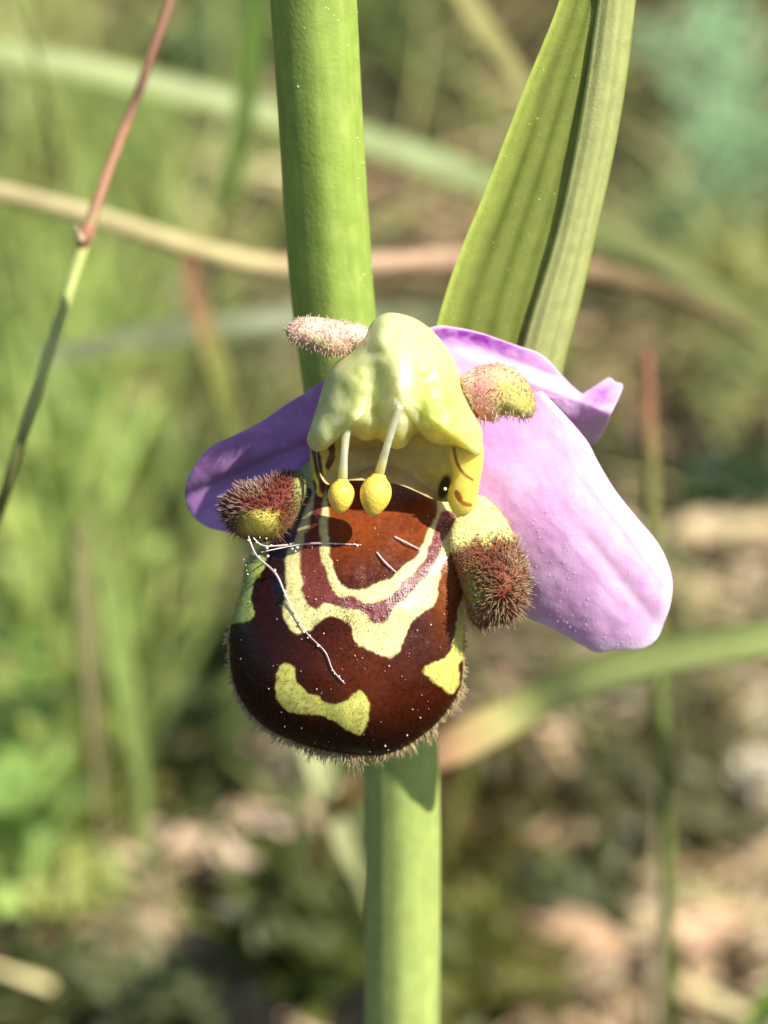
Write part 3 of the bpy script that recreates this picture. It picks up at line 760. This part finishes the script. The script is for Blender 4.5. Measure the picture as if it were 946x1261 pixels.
LS = [(420, 455), (396, 470), (375, 484), (350, 499), (320, 520), (290, 535), (262, 549), (242, 569), (230, 594), (229, 614), (236, 633), (250, 646), (268, 653), (300, 656), (350, 650), (400, 620), (430, 560), (435, 500)]
def ls_base(x, y):
    P = np.stack([x, y], 1)
    s, e = seg(P, (430, 530), (240, 610))
    return -.42 - .36 * s + .10 * (e / 50) ** 2 * sstep(.3, .8, s) - .04 * np.exp(-((e - 2) / 8) ** 2) + .02 * (fbm(P, .04, 2) - .5)
def ls_col(P, T):
    s, e = seg(P, (430, 530), (240, 610))
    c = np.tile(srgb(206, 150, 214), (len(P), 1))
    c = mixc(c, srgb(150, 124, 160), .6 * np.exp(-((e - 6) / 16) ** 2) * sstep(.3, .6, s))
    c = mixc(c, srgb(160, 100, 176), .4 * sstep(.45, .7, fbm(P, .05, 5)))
    c = mixc(c, srgb(196, 156, 216), .5 * sstep(.95, .99, T))
    return c
lsep, *_ = sepal('sepal', LS, (335, 578), ls_base, .02, ls_col)
lsep['label'] = 'violet sepal in shade at the left'

# glistening papillae over sepals
V = rs_[3]; nf = rs_[5]; Pp = rs_[0]
idx = rng.integers(1, nf, 500); idx = idx[rs_[2][idx] < .97]
blobs('papilla', V[idx] + BK * .002, rng.uniform(.001, .0035, len(idx)), np.tile(srgb(246, 222, 250), (len(idx), 1)), right_sepal)

# ---- labellum
LIP = [(440, 566), (405, 562), (380, 562), (368, 580), (362, 612), (350, 645), (334, 664), (318, 674), (302, 692), (297, 722), (287, 752), (281, 782), (283, 828), (298, 868), (330, 900), (380, 921), (430, 931), (480, 930), (520, 909), (550, 880), (567, 852), (572, 826), (572, 785), (574, 745), (580, 705), (594, 665), (600, 640), (588, 612), (560, 596), (520, 585), (480, 575)]
LC_ = (430, 765)
def lip_zf(x, y, t):
    P = np.stack([x, y], 1)
    z = -.34 + .32 * np.clip(1 - t ** 2.6, 0, 1) ** .55 + .03 * (fbm(P, .018, 51, 2) - .5)
    z = z - .24 * sstep(770, 600, y) + .16 * np.exp(-((x - 588) / 22) ** 2 - ((y - 690) / 55) ** 2)
    z = z + .05 * np.exp(-((x - 440) / 60) ** 2) * sstep(560, 700, y)
    z = z - .05 * np.exp(-((x - 333) / 18) ** 2 - ((y - 720) / 50) ** 2)
    return z + .012 * (fbm(P, .04, 1) - .5)
def lip_zb(x, y, t): return -.34 - .16 * np.sqrt(np.clip(1 - t ** 2, 0, 1)) - .24 * sstep(770, 600, y) + .16 * np.exp(-((x - 588) / 22) ** 2 - ((y - 690) / 55) ** 2)
CREAM_OUT = [(350, 550), (355, 590), (368, 600), (382, 604), (378, 622), (371, 642), (362, 664), (353, 680), (351, 700), (352, 722), (349, 750), (351, 769), (363, 781), (376, 777), (390, 769), (404, 760), (420, 761), (430, 770), (440, 790), (456, 802), (477, 809), (490, 806), (496, 791), (504, 770), (520, 753), (536, 738), (542, 716), (546, 696), (556, 680), (572, 668), (600, 690), (640, 640), (600, 580), (500, 560)]
MAUVE = [(391, 580), (405, 580), (399, 612), (393, 640), (392, 665), (396, 696), (412, 729), (433, 738), (455, 744), (477, 738), (497, 718), (518, 700), (528, 674), (540, 646), (546, 630), (562, 632), (552, 655), (542, 677), (525, 709), (501, 733), (488, 747), (472, 768), (459, 764), (448, 753), (424, 747), (405, 742), (386, 747), (375, 731), (371, 693), (374, 665), (384, 633), (388, 607)]
BASAL = [(407, 590), (407, 633), (409, 687), (420, 713), (436, 723), (455, 722), (477, 712), (503, 690), (518, 671), (526, 652), (536, 626), (518, 590), (470, 570), (425, 575)]
INNER_BROWN = [(400, 570), (404, 600), (402, 640), (404, 680), (414, 706), (436, 726), (455, 726), (480, 716), (506, 693), (522, 673), (531, 652), (541, 624), (530, 590), (470, 565)]
LOW = [(343, 824), (355, 818), (364, 824), (368, 842), (386, 856), (415, 865), (432, 861), (440, 854), (449, 854), (454, 874), (452, 896), (443, 906), (425, 897), (404, 883), (382, 878), (357, 876), (343, 863), (338, 845)]
RMARK = [(522, 824), (533, 817), (547, 811), (556, 791), (563, 763), (568, 735), (580, 720), (585, 800), (569, 812), (563, 818), (568, 829), (566, 846), (555, 854), (544, 845), (526, 834)]
LSTRIP = [(290, 660), (330, 665), (325, 700), (312, 724), (308, 741), (313, 757), (297, 765), (270, 768), (270, 700)]
def lip_col(P, T):
    w = np.stack([fbm(P, .06, 31) - .5, fbm(P, .06, 41) - .5], 1) * 9 + np.stack([noise(P, .3, 33) - .5, noise(P, .3, 43) - .5], 1) * 1.6
    Q = P + w
    e = lambda poly, s=1.6, o=0: sstep(-s, s, sdist(poly, Q) + o)
    c = np.tile(srgb(58, 16, 3), (len(P), 1))
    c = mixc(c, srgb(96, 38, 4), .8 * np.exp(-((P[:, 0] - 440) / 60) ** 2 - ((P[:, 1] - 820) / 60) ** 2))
    c = mixc(c, srgb(146, 80, 40), .85 * np.exp(-((P[:, 0] - 556) / 26) ** 2 - ((P[:, 1] - 715) / 60) ** 2))  # sunlit brown of the right flank, painted into the colour
    c = mixc(c, srgb(24, 4, 3), .9 * sstep(400, 300, P[:, 0]) + .0)  # left side darkened: shade away from the sun painted in
    c = mixc(c, srgb(26, 4, 3), .85 * sstep(860, 915, P[:, 1]))  # shade painted in where the lower edge turns under
    cream = np.tile(srgb(224, 216, 148), (len(P), 1)) * (.88 + .24 * fbm(P, .05, 3))[:, None]
    cream = mixc(cream, srgb(160, 172, 100), sstep(625, 595, P[:, 1]) * sstep(392, 376, P[:, 0]))
    c = mixc(c, cream, e(CREAM_OUT))
    mv = mixc(np.tile(srgb(116, 56, 48), (len(P), 1)), srgb(156, 104, 112), .5 * sstep(.35, .75, noise(P, .22, 5)) * sstep(395, 430, P[:, 0]))
    c = mixc(c, mv, e(MAUVE, 2.2, 1.2))
    bs = mixc(np.tile(srgb(128, 60, 24), (len(P), 1)), srgb(74, 26, 8), sstep(640, 720, P[:, 1]))
    bs = mixc(bs, srgb(100, 44, 20), .7 * sstep(.5, .75, fbm(P, .04, 7)))
    c = mixc(c, bs, e(BASAL, 1.8, 2.5))
    yel = np.tile(srgb(206, 202, 104), (len(P), 1)) * (.88 + .24 * fbm(P, .06, 13))[:, None]
    c = mixc(c, yel, e(LOW)); c = mixc(c, yel, e(RMARK))
    c = mixc(c, srgb(150, 164, 80), e(LSTRIP))
    c = mixc(c, srgb(190, 172, 120), .85 * sstep(.982, .996, T))
    return c
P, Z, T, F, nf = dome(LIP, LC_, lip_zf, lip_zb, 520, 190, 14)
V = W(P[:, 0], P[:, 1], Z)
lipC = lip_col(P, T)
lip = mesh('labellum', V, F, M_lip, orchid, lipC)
lipN = vnormals(V, F)
if (lipN[1:nf] @ BK).mean() < 0: lipN = -lipN
LIPV, LIPP, LIPT, LIPNF = V, P, T, nf
def lip_at(px, py, lift=0.0):
    """a point on the lip's front surface seen at a pixel"""
    px = np.atleast_1d(np.asarray(px, float)); py = np.atleast_1d(np.asarray(py, float))
    out = []
    for x, y in zip(px, py):
        k = 1 + np.argmin((LIPP[1:LIPNF, 0] - x) ** 2 + (LIPP[1:LIPNF, 1] - y) ** 2)
        out.append(LIPV[k] + lipN[k] * lift)
    return np.array(out)
# short velvet over the lip, and the pale fringe
idx = rng.integers(1, nf, 8000); idx = idx[(T[idx] < .985)]
dn = lipN[idx] + rng.normal(0, .5, (len(idx), 3)); dn /= np.linalg.norm(dn, axis=1, keepdims=True)
hc = lipC[np.clip(idx + rng.integers(-2, 3, len(idx)) + 520 * rng.integers(-2, 3, len(idx)), 1, nf - 1)] * .95 + .001
hairs('velvet', V[idx], dn, rng.uniform(.004, .012, len(idx)), np.full(len(idx), .0018), hc, hc * 1.3, lip, segs=2)
n = 1500
Q = resample(LIP, 2400)
sel = np.where((Q[:, 1] > 850) | ((Q[:, 1] > 770) & (rng.random(len(Q)) < .35)))[0]
k = rng.choice(sel, n)
w_ = np.clip(1 - np.abs(Q[k, 0] - 425) / 190, .1, 1)
tt = rng.uniform(.975, 1.0, n)
pp = np.array(LC_) + (Q[k] - LC_) * tt[:, None]
zz = lip_zf(pp[:, 0], pp[:, 1], tt) - .02
root = W(pp[:, 0], pp[:, 1], zz)
od = Q[k] - np.array(LC_); od /= np.linalg.norm(od, axis=1, keepdims=True)
dn = od[:, :1] * RT - od[:, 1:] * UP + BK * rng.uniform(-.2, .7, (n, 1)) + rng.normal(0, .3, (n, 3))
dn /= np.linalg.norm(dn, axis=1, keepdims=True)
patch = (.35 + 1.1 * noise(Q[k], .12, 3)) * rng.uniform(.5, 1.35, n)
hairs('fringe_hair', root, dn, rng.uniform(.026, .056, n) * (.4 + .75 * w_) * patch, rng.uniform(.003, .0052, n), np.tile(srgb(214, 184, 120), (n, 1)) * rng.uniform(.6, 1.1, (n, 1)), np.tile(srgb(252, 240, 200), (n, 1)), lip, segs=2)
# dust grains on the lip: mauve band, sparse elsewhere
mp = []
while len(mp) < 150:
    q = rng.uniform([370, 600], [560, 770], (400, 2))
    mp += list(q[(sdist(MAUVE, q) > 1) & ((q[:, 0] > 415) | (rng.random(400) < .12))])
mp = np.array(mp[:150])
sp = rng.uniform([285, 600], [570, 925], (330, 2)); sp = sp[sdist(LIP, sp) > 4][:90]
big = np.array([(462, 651), (446, 810), (437, 807), (440, 813), (513, 777), (478, 820), (508, 873), (517, 884), (475, 918), (478, 923), (371, 826), (399, 780), (498, 742), (502, 905), (390, 848), (345, 833), (527, 637), (331, 848), (530, 770)], float)
rg = np.concatenate([rng.uniform(.002, .0055, len(mp)), rng.uniform(.0015, .004, len(sp)), rng.uniform(.003, .0065, len(big))])
ap = np.vstack([mp, sp, big])
blobs('dust_grain', lip_at(ap[:, 0], ap[:, 1], .004), rg, np.tile(srgb(232, 206, 206), (len(ap), 1)) * rng.uniform(.4, .95, (len(ap), 1)), lip)

# ---- side lobes
def lobe(out, ctr, peak, hf, zb0, colf, hairf, n=160, K=50, nh=1500, low=lambda x, y: 1.0):
    def zf(x, y, t): 
        g = np.exp(-((x - peak[0]) / peak[2]) ** 2 - ((y - peak[1]) / peak[3]) ** 2)
        return zb0 + hf * low(x, y) * np.sqrt(np.clip(1 - t ** 2.2, 0, 1)) + peak[4] * g * np.clip(1 - t ** 3, 0, 1)
    def zb(x, y, t): return zb0 - .08 * np.sqrt(np.clip(1 - t ** 2, 0, 1))
    P, Z, T, F, nf = dome(out, ctr, zf, zb, n, K, 8)
    V = W(P[:, 0], P[:, 1], Z); C = colf(P, T)
    o = mesh('side_lobe', V, F, M_lobe, lip, C)
    N = vnormals(V, F)
    if (N[1:nf] @ BK).mean() < 0: N = -N
    # uniform sampling over the shell
    ar = np.clip(T[1:nf], .02, 1); pr = ar * np.cos(np.arcsin(np.clip(T[1:nf], 0, .995))) + .02
    k = 1 + rng.choice(nf - 1, nh, p=pr / pr.sum())
    L, R, C0, C1, lean = hairf(P[k], T[k], C[k])
    keep = L > 0
    k = k[keep]; L = L[keep]; R = R[keep]; C0 = C0[keep]; C1 = C1[keep]; lean = lean[keep]
    dn = N[k] + lean + rng.normal(0, .22, (len(k), 3)); dn /= np.linalg.norm(dn, axis=1, keepdims=True)
    h = hairs('lobe_hair', V[k], dn, L, R, C0, C1, lip, segs=3, bend=(0, 0, -.15))
    return o
# right lobe
RL = [(577, 616), (594, 611), (614, 628), (630, 653), (642, 682), (650, 708), (649, 740), (636, 760), (612, 770), (590, 774), (577, 758), (571, 730), (563, 706), (556, 680), (555, 657), (563, 634)]
def rl_col(P, T):
    c = np.tile(srgb(128, 66, 40), (len(P), 1))
    c = mixc(c, srgb(244, 238, 150), sstep(678, 654, P[:, 1] + .25 * (P[:, 0] - 600) + 26 * (fbm(P, .08, 3) - .5)))
    c = mixc(c, srgb(150, 158, 50), .9 * np.exp(-((P[:, 0] - 588) / 14) ** 2 - ((P[:, 1] - 728) / 26) ** 2))
    c = mixc(c, srgb(96, 30, 18), np.exp(-((P[:, 0] - 622) / 13) ** 2 - ((P[:, 1] - 737) / 13) ** 2))
    return c
def rl_hair(P, T, C):
    up = sstep(672, 644, P[:, 1])
    L = rng.uniform(.026, .056, len(P)) * (1 - up * (.85 - .45 * sstep(.7, .95, T))) * (1 - .8 * sstep(604, 576, P[:, 0])) * rng.uniform(.5, 1.2, len(P)) 
    R = rng.uniform(.0034, .0055, len(P))
    pale = np.clip(.35 + .75 * sstep(.25, .8, T) + .5 * sstep(725, 765, P[:, 1]) - .3 * sstep(630, 605, P[:, 0]) * sstep(735, 710, P[:, 1]), 0, 1)  # pale tips, whitened toward the rim to paint in sunlight
    brown = srgb(206, 138, 112)[None] * rng.uniform(.7, 1.3, (len(P), 1)); pl = srgb(250, 226, 184)[None] * rng.uniform(.8, 1.1, (len(P), 1))
    C1 = brown * (1 - pale[:, None]) + pl * pale[:, None]
    C1 = C1 * (1 - up[:, None]) + srgb(250, 244, 190)[None] * up[:, None]
    R = R * (1 - .45 * up)
    C0 = C * .9
    d = P - np.array([622, 737]); d = d / (np.linalg.norm(d, axis=1, keepdims=True) + 8)
    lean = (d[:, :1] * RT - d[:, 1:] * UP) * 1.0
    return L, R, C0, C1, lean
lobe(RL, (608, 705), (620, 735, 26, 30, .09), .19, -.20, rl_col, rl_hair, nh=1500, low=lambda x, y: .30 + .70 * sstep(650, 712, y + .25 * (x - 600)))['label'] = 'sunlit hairy side lobe at the right, yellow above and brown below'
LL_ = [(272, 624), (279, 608), (298, 597), (322, 590), (348, 582), (366, 580), (376, 592), (376, 610), (368, 632), (356, 650), (340, 663), (315, 668), (290, 658), (276, 643)]
def ll_col(P, T):
    c = np.tile(srgb(110, 42, 26), (len(P), 1))
    c = mixc(c, srgb(236, 222, 104), np.exp(-((P[:, 0] - 320) / 25) ** 4 - ((P[:, 1] - 645) / 15) ** 4))
    c = mixc(c, srgb(150, 164, 96), sstep(356, 370, P[:, 0] + .2 * (P[:, 1] - 600)))
    c = mixc(c, srgb(120, 60, 40), .6 * np.exp(-((P[:, 0] - 366) / 10) ** 2 - ((P[:, 1] - 622) / 14) ** 2))
    return c
def ll_hair(P, T, C):
    n = len(P)
    yel = np.exp(-((P[:, 0] - 318) / 24) ** 4 - ((P[:, 1] - 647) / 17) ** 4)
    L = rng.uniform(.03, .055, n) * rng.uniform(.5, 1.15, n) * (1 - .85 * yel) * (1 - .6 * sstep(345, 368, P[:, 0]))
    L = L * (P[:, 0] < 384)
    R = rng.uniform(.003, .0048, n) * (1 - .5 * yel)
    pale = np.clip(.15 + sstep(.2, .75, T) * sstep(356, 318, P[:, 0]) + .5 * sstep(660, 672, P[:, 1]), 0, 1)  # tips whitened at the left edge: sunlight put into the hair colour
    brown = srgb(170, 84, 62)[None] * rng.uniform(.6, 1.6, (n, 1)); pl = srgb(250, 222, 196)[None] * rng.uniform(.75, 1.1, (n, 1))
    C1 = brown * (1 - pale[:, None]) + pl * pale[:, None]
    C1 = C1 * (1 - yel[:, None]) + srgb(222, 196, 90)[None] * yel[:, None]
    gray = sstep(350, 368, P[:, 0]) * sstep(600, 585, P[:, 1])
    C1 = C1 * (1 - gray[:, None]) + srgb(190, 190, 160)[None] * gray[:, None]
    d = P - np.array([335, 640]); d = d / (np.linalg.norm(d, axis=1, keepdims=True) + 8)
    lean = (d[:, :1] * RT - d[:, 1:] * UP) * .9
    return L, R, C * .9, C1, lean
lobe(LL_, (330, 628), (312, 635, 34, 26, .10), .20, -.24, ll_col, ll_hair, nh=950)['label'] = 'hairy side lobe at the left with a yellow patch'

# ---- column: cavity wall, flanges, hood, pollinia
CAV = [(392, 548), (420, 530), (460, 520), (520, 522), (562, 535), (572, 570), (566, 605), (552, 618), (532, 614), (510, 604), (488, 596), (455, 592), (425, 592), (402, 596), (392, 575)]
def cav_zf(x, y, t):
    rid = linedist([(405, 596), (430, 588), (458, 583), (490, 590), (516, 606), (540, 624)], np.stack([x, y], 1))
    return -.34 + .18 * np.clip(t, 0, 1) ** 2.2 + .03 * np.exp(-(rid / 8) ** 2) - .10 * sstep(575, 605, y) * sstep(490, 530, x)
def cav_zb(x, y, t): return -.34 + .18 * t ** 2.2 - .04 - .10 * sstep(575, 605, y) * sstep(490, 530, x)
P, Z, T, F, nf = dome(CAV, (480, 565), cav_zf, cav_zb, 200, 60, 8)
c = np.tile(srgb(214, 192, 104), (len(P), 1))
c = mixc(c, srgb(150, 116, 44), .7 * np.exp(-((P[:, 0] - 455) / 45) ** 2 - ((P[:, 1] - 556) / 14) ** 2))  # brown shadow below the hood, painted on the cavity wall
c = mixc(c, srgb(222, 212, 100), sstep(515, 555, P[:, 0]) * .8)
rid = linedist([(405, 596), (430, 586), (458, 580), (490, 586), (516, 602), (540, 622)], P)
c = mixc(c, srgb(212, 192, 140), sstep(15, 7, rid + 5 * (fbm(P, .1, 4) - .5)) * sstep(560, 520, P[:, 0]))
c = mixc(c, srgb(70, 58, 14), sstep(1.3, .75, np.hypot((P[:, 0] - 547) / 7 + (P[:, 1] - 600) / 30, (P[:, 1] - 600) / 15)))
column = mesh('column', W(P[:, 0], P[:, 1], Z), F, M_cav, orchid, c)
blobs('nectar_drop', W(np.array([548.5]), np.array([602.0]), -.155), np.array([.010]), srgb(250, 240, 220)[None], column, M_grain, kind=None)

def fleshy(name, out, ctr, z0, h, colf, n=160, K=40, m=None, parent=None, back=.06, bumps=(), p=2.4, rough_=0.0):
    def zf(x, y, t):
        z = z0(x, y) + h * np.sqrt(np.clip(1 - t ** p, 0, 1)) + rough_ * (fbm(np.stack([x, y], 1), .045, 61, 2) - .5) * np.clip(1 - t ** 6, 0, 1)
        for (bx, by, sx, sy, a) in bumps: z = z + a * np.exp(-((x - bx) / sx) ** 2 - ((y - by) / sy) ** 2) * np.clip(1 - t ** 6, 0, 1)
        return z
    def zb(x, y, t): return z0(x, y) - back * np.sqrt(np.clip(1 - t ** 2, 0, 1))
    P, Z, T, F, nf = dome(out, ctr, zf, zb, n, K, 10)
    V = W(P[:, 0], P[:, 1], Z)
    o = mesh(name, V, F, m or M_col, parent or column, colf(P, T))
    N = vnormals(V, F)
    if (N[1:nf] @ BK).mean() < 0: N = -N
    return o, P, T, V, N, nf
def rfl_col(P, T):
    c = np.tile(srgb(224, 208, 96), (len(P), 1)) * (.9 + .2 * fbm(P, .08, 3))[:, None]
    for line, wd in (([(559, 552), (563, 570), (571, 583), (582, 591)], 1.6), ([(562, 606), (565, 614), (571, 620), (579, 622)], 2.4), ([(563, 608), (566, 613)], 3.4)):
        c = mixc(c, srgb(150, 84, 22), .9 * sstep(wd + 1.2, wd - .6, linedist(line, P)))
    return c
RF = [(553, 530), (575, 528), (594, 545), (595, 570), (591, 595), (586, 620), (576, 638), (563, 636), (553, 622), (552, 605), (558, 585), (552, 560)]
fleshy('column_flange', RF, (573, 580), lambda x, y: -.14 - .0006 * (y - 530), .08, rfl_col)
LFc = [(383, 545), (400, 540), (414, 546), (415, 562), (406, 578), (402, 598), (396, 612), (388, 604), (384, 582)]
def lfl_col(P, T):
    c = np.tile(srgb(206, 184, 84), (len(P), 1))
    for ln, wd in (([(388, 553), (391, 566), (394, 584), (399, 604)], 4.2), ([(408, 548), (409, 560), (405, 574)], 4.0)):
        c = mixc(c, srgb(64, 26, 8), .95 * sstep(wd + 1.5, wd - 1, linedist(ln, P) + 3 * (fbm(P, .12, 6) - .5)))
    for (x, y, a, b) in ((386, 600, 4, 9),):
        c = mixc(c, srgb(64, 26, 8), sstep(1.15, .85, np.hypot((P[:, 0] - x) / a, (P[:, 1] - y) / b) + .3 * (fbm(P, .15, 6) - .5)))
    return c
fleshy('column_flange', LFc, (397, 570), lambda x, y: -.22, .06, lfl_col)

HOOD = [(477, 385), (461, 394), (449, 411), (431, 433), (410, 450), (399, 472), (391, 499), (382, 527), (378, 544), (388, 556), (402, 553), (416, 541), (434, 537), (450, 543), (464, 540), (473, 545), (486, 553), (499, 550), (509, 537), (517, 533), (528, 543), (546, 549), (562, 550), (578, 556), (591, 560), (594, 530), (584, 507), (571, 480), (562, 450), (548, 425), (528, 403), (504, 389)]
def hood_col(P, T):
    c = np.tile(srgb(208, 210, 138), (len(P), 1))
    c = mixc(c, srgb(200, 206, 148), sstep(470, 400, P[:, 1]) * .9)
    c = mixc(c, srgb(208, 214, 90), .85 * np.exp(-((P[:, 0] - 548) / 28) ** 2 - ((P[:, 1] - 500) / 45) ** 2))
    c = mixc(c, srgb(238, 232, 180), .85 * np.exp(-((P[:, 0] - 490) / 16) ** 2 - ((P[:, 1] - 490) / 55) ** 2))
    c = mixc(c, srgb(182, 188, 112), .6 * np.exp(-((P[:, 0] - 432) / 22) ** 2 - ((P[:, 1] - 470) / 34) ** 2))  # duller left side, shading painted away from the sun
    c = mixc(c, srgb(228, 220, 110), .8 * np.exp(-((P[:, 1] - 540) / 14) ** 2) * sstep(425, 445, P[:, 0]))
    c *= (.86 + .28 * fbm(P, .05, 3))[:, None]
    c = mixc(c, srgb(250, 248, 226), .8 * np.exp(-((P[:, 0] - 499) / 8) ** 2 - ((P[:, 1] - 464) / 13) ** 2))  # white highlight on the ridge, painted into the colour
    return c
hood, *_ = fleshy('anther_cap', HOOD, (483, 478), lambda x, y: -.10, .31, hood_col, n=360, K=90, back=.12, p=2.0, rough_=.05,
       bumps=((494, 462, 17, 30, .10), (487, 520, 12, 30, .03), (512, 470, 10, 40, -.03), (462, 500, 14, 50, -.04), (440, 520, 18, 18, .05), (392, 540, 14, 18, .05), (540, 525, 26, 18, .05), (548, 480, 20, 40, .03), (470, 410, 10, 20, .03), (520, 522, 7, 20, -.04)))
def smooth_ball(name, pts, radii, col, parent, m, n=40, sides=28):
    return tube(name, pts, radii, m, parent, lambda u, v, V: np.tile(srgb(*col), (len(u), 1)) * (.9 + .2 * fbm(V, 25, 2))[:, None], n=n, sides=sides)
def pollinium(top, mid, neck, c, rx, ry, z0, z1, lab):
    tube('caudicle', [W(*top, z0), W(*mid, (z0 + z1) / 2 + .02), W(*neck, z1)], [.024, .019, .026], M_col, column,
         lambda u, v, V: ramp([(0, (226, 222, 150)), (.6, (238, 232, 180)), (1, (238, 222, 120))])(u), n=24, sides=20)
    d = np.array(c, float) - np.array(neck, float); L = ry / S
    ax = np.array([d[0], d[1]]) / np.linalg.norm(d)
    k = np.linspace(0, 1, 14)
    prof = np.sin(np.clip(k, 0, 1) ** .85 * math.pi) ** .62
    prof[0] = .42; prof[-1] = .02
    pts = [W(neck[0] + ax[0] * ry * 2.05 * q, neck[1] + ax[1] * ry * 2.05 * q, z1) for q in k]
    o = tube('pollinium', pts, list(rx / S * np.maximum(prof, .02)), M_poll, column, lambda u, v, V: np.tile(srgb(246, 214, 88), (len(u), 1)) * (.88 + .24 * fbm(V, 14, 2))[:, None], n=60, sides=32)
    o['label'] = lab
pollinium((427, 525), (424, 560), (422, 590), (420, 612), 16.5, 21, .10, .0, 'left yellow pollen mass, smaller and tilted')
pollinium((492, 498), (478, 545), (467, 584), (462, 612), 19.5, 26, .225, .03, 'right yellow pollen mass, larger')

# ---- the two small hairy petals
def fuzzy(out, ctr, z0, h, colf, nh, hl, hcol, p=2.0):
    o, P, T, V, N, nf = fleshy('petal', out, ctr, z0, h, colf, n=160, K=40, m=M_lobe, parent=orchid, back=.05, p=p)
    pr = T[1:nf] * np.cos(np.arcsin(np.clip(T[1:nf], 0, .995))) + .03
    pr = pr * (.12 + sstep(.7, .95, T[1:nf]))
    k = 1 + rng.choice(nf - 1, nh, p=pr / pr.sum())
    dn = N[k] + rng.normal(0, .35, (nh, 3)); dn /= np.linalg.norm(dn, axis=1, keepdims=True)
    hairs('petal_hair', V[k], dn, rng.uniform(.6, 1.3, nh) * hl, rng.uniform(.0026, .004, nh), np.tile(srgb(*hcol) * .95, (nh, 1)), np.tile(srgb(*hcol), (nh, 1)), o, segs=3)
    return o
LPt = [(352, 408), (362, 394), (379, 390), (403, 392), (431, 397), (456, 404), (462, 418), (441, 428), (422, 437), (403, 438), (379, 429), (360, 421)]
def lp_col(P, T):
    c = np.tile(srgb(236, 206, 178), (len(P), 1))
    c = mixc(c, srgb(214, 206, 130), sstep(410, 424, P[:, 1] - .12 * (P[:, 0] - 400)) * .7 * sstep(440, 400, P[:, 0]))
    c = mixc(c, srgb(212, 146, 138), .5 * sstep(.45, .7, fbm(P, .07, 3)))
    return c
fuzzy(LPt, (408, 414), lambda x, y: -.08 + .0 * x, .10, lp_col, 220, .024, (248, 226, 200))['label'] = 'small pinkish hairy petal pointing left over the stem'
RPt = [(566, 470), (586, 452), (618, 448), (639, 458), (654, 478), (660, 500), (655, 514), (640, 515), (622, 511), (598, 519), (579, 503)]
def rp_col(P, T):
    c = np.tile(srgb(180, 172, 92), (len(P), 1))
    c = mixc(c, srgb(214, 140, 132), sstep(622, 596, P[:, 0] + 16 * (fbm(P, .06, 3) - .5)))
    c = mixc(c, srgb(220, 176, 140), .8 * sstep(478, 460, P[:, 1]))
    c = mixc(c, srgb(236, 208, 200), .8 * sstep(590, 574, P[:, 0]))
    return c
fuzzy(RPt, (612, 484), lambda x, y: -.10 + .0004 * (600 - x), .13, rp_col, 300, .026, (250, 226, 212))['label'] = 'small hairy petal at the right, reddish at the base and olive at the tip'

# ================================================================== SILK THREAD ON THE LIP
def thread(pts, r, name, parent, beads=0):
    Q = resample(np.array(pts, float), 60, False)
    on = sdist(LIP, Q[:, :2]) > 2
    Q[on, 2] = np.maximum(Q[on, 2], (lip_at(Q[on, 0], Q[on, 1]) - F0) @ BK + .006 + max(r) * .8)
    V = W(Q[:, 0], Q[:, 1], Q[:, 2])
    tube(name, V, list(np.interp(np.linspace(0, 1, 60), np.linspace(0, 1, len(r)), r)), M_silk, parent, lambda u, v, V: np.tile(srgb(236, 224, 222), (len(u), 1)), n=90, sides=8)
    if beads:
        k = rng.integers(0, 60, beads)
        return V[k] + rng.normal(0, .006, (beads, 3))
def zl(px, py, lift):
    p = lip_at([px], [py])[0]
    return float((p - F0) @ BK) + lift
silk = thing('silk_thread', 'white cobweb thread with tiny beads lying over the left of the brown lip', 'cobweb', lip_at([370], [745], .01)[0])
b1 = thread([(306, 660, .10), (316, 684, .08), (340, 707, zl(338, 706, .025)), (355, 740, zl(355, 740, .015)), (376, 777, zl(376, 777, .010)), (400, 802, zl(398, 803, .012)), (410, 825, zl(410, 825, .01)), (425, 842, zl(425, 842, .006))], [.003, .006, .006, .004, .0025, .0025, .003, .002], 'strand', silk, 40)
b2 = thread([(312, 662, .10), (325, 672, .06), (355, 671, zl(362, 680, .03)), (372, 670, zl(372, 675, .015)), (400, 669, zl(400, 669, .012)), (445, 671, zl(445, 671, .012))], [.003, .004, .005, .005, .003, .002], 'strand', silk, 10)
thread([(322, 680, .07), (345, 675, .02), (372, 670, zl(372, 675, .02))], [.002, .003, .002], 'strand', silk)
thread([(464, 680, zl(464, 680, .01)), (474, 692, zl(474, 692, .02)), (488, 705, zl(488, 705, .01))], [.004, .005, .003], 'strand', silk)
thread([(486, 661, zl(486, 661, .01)), (500, 668, zl(500, 668, .025)), (516, 676, zl(516, 676, .015))], [.005, .005, .003], 'strand', silk)
b3 = W(np.array([300, 303, 304, 305, 329, 330, 313, 316, 320, 358, 362, 366, 360, 364, 328, 352.]), np.array([689, 696, 703, 707, 675, 685, 664, 668, 662, 670, 672, 674, 676, 679, 663, 728.]), np.array([-.05, -.05, -.05, -.05, .08, .08, .1, .1, .1, -.03, -.03, -.03, -.03, -.03, .1, .14]))
bb = np.vstack([b1[:24], b2[:6], b3])
blobs('bead', bb, rng.uniform(.003, .009, len(bb)), np.tile(srgb(250, 242, 226), (len(bb), 1)), silk)
for o in list(bpy.data.objects):
    if '_w' in o: del o['_w']
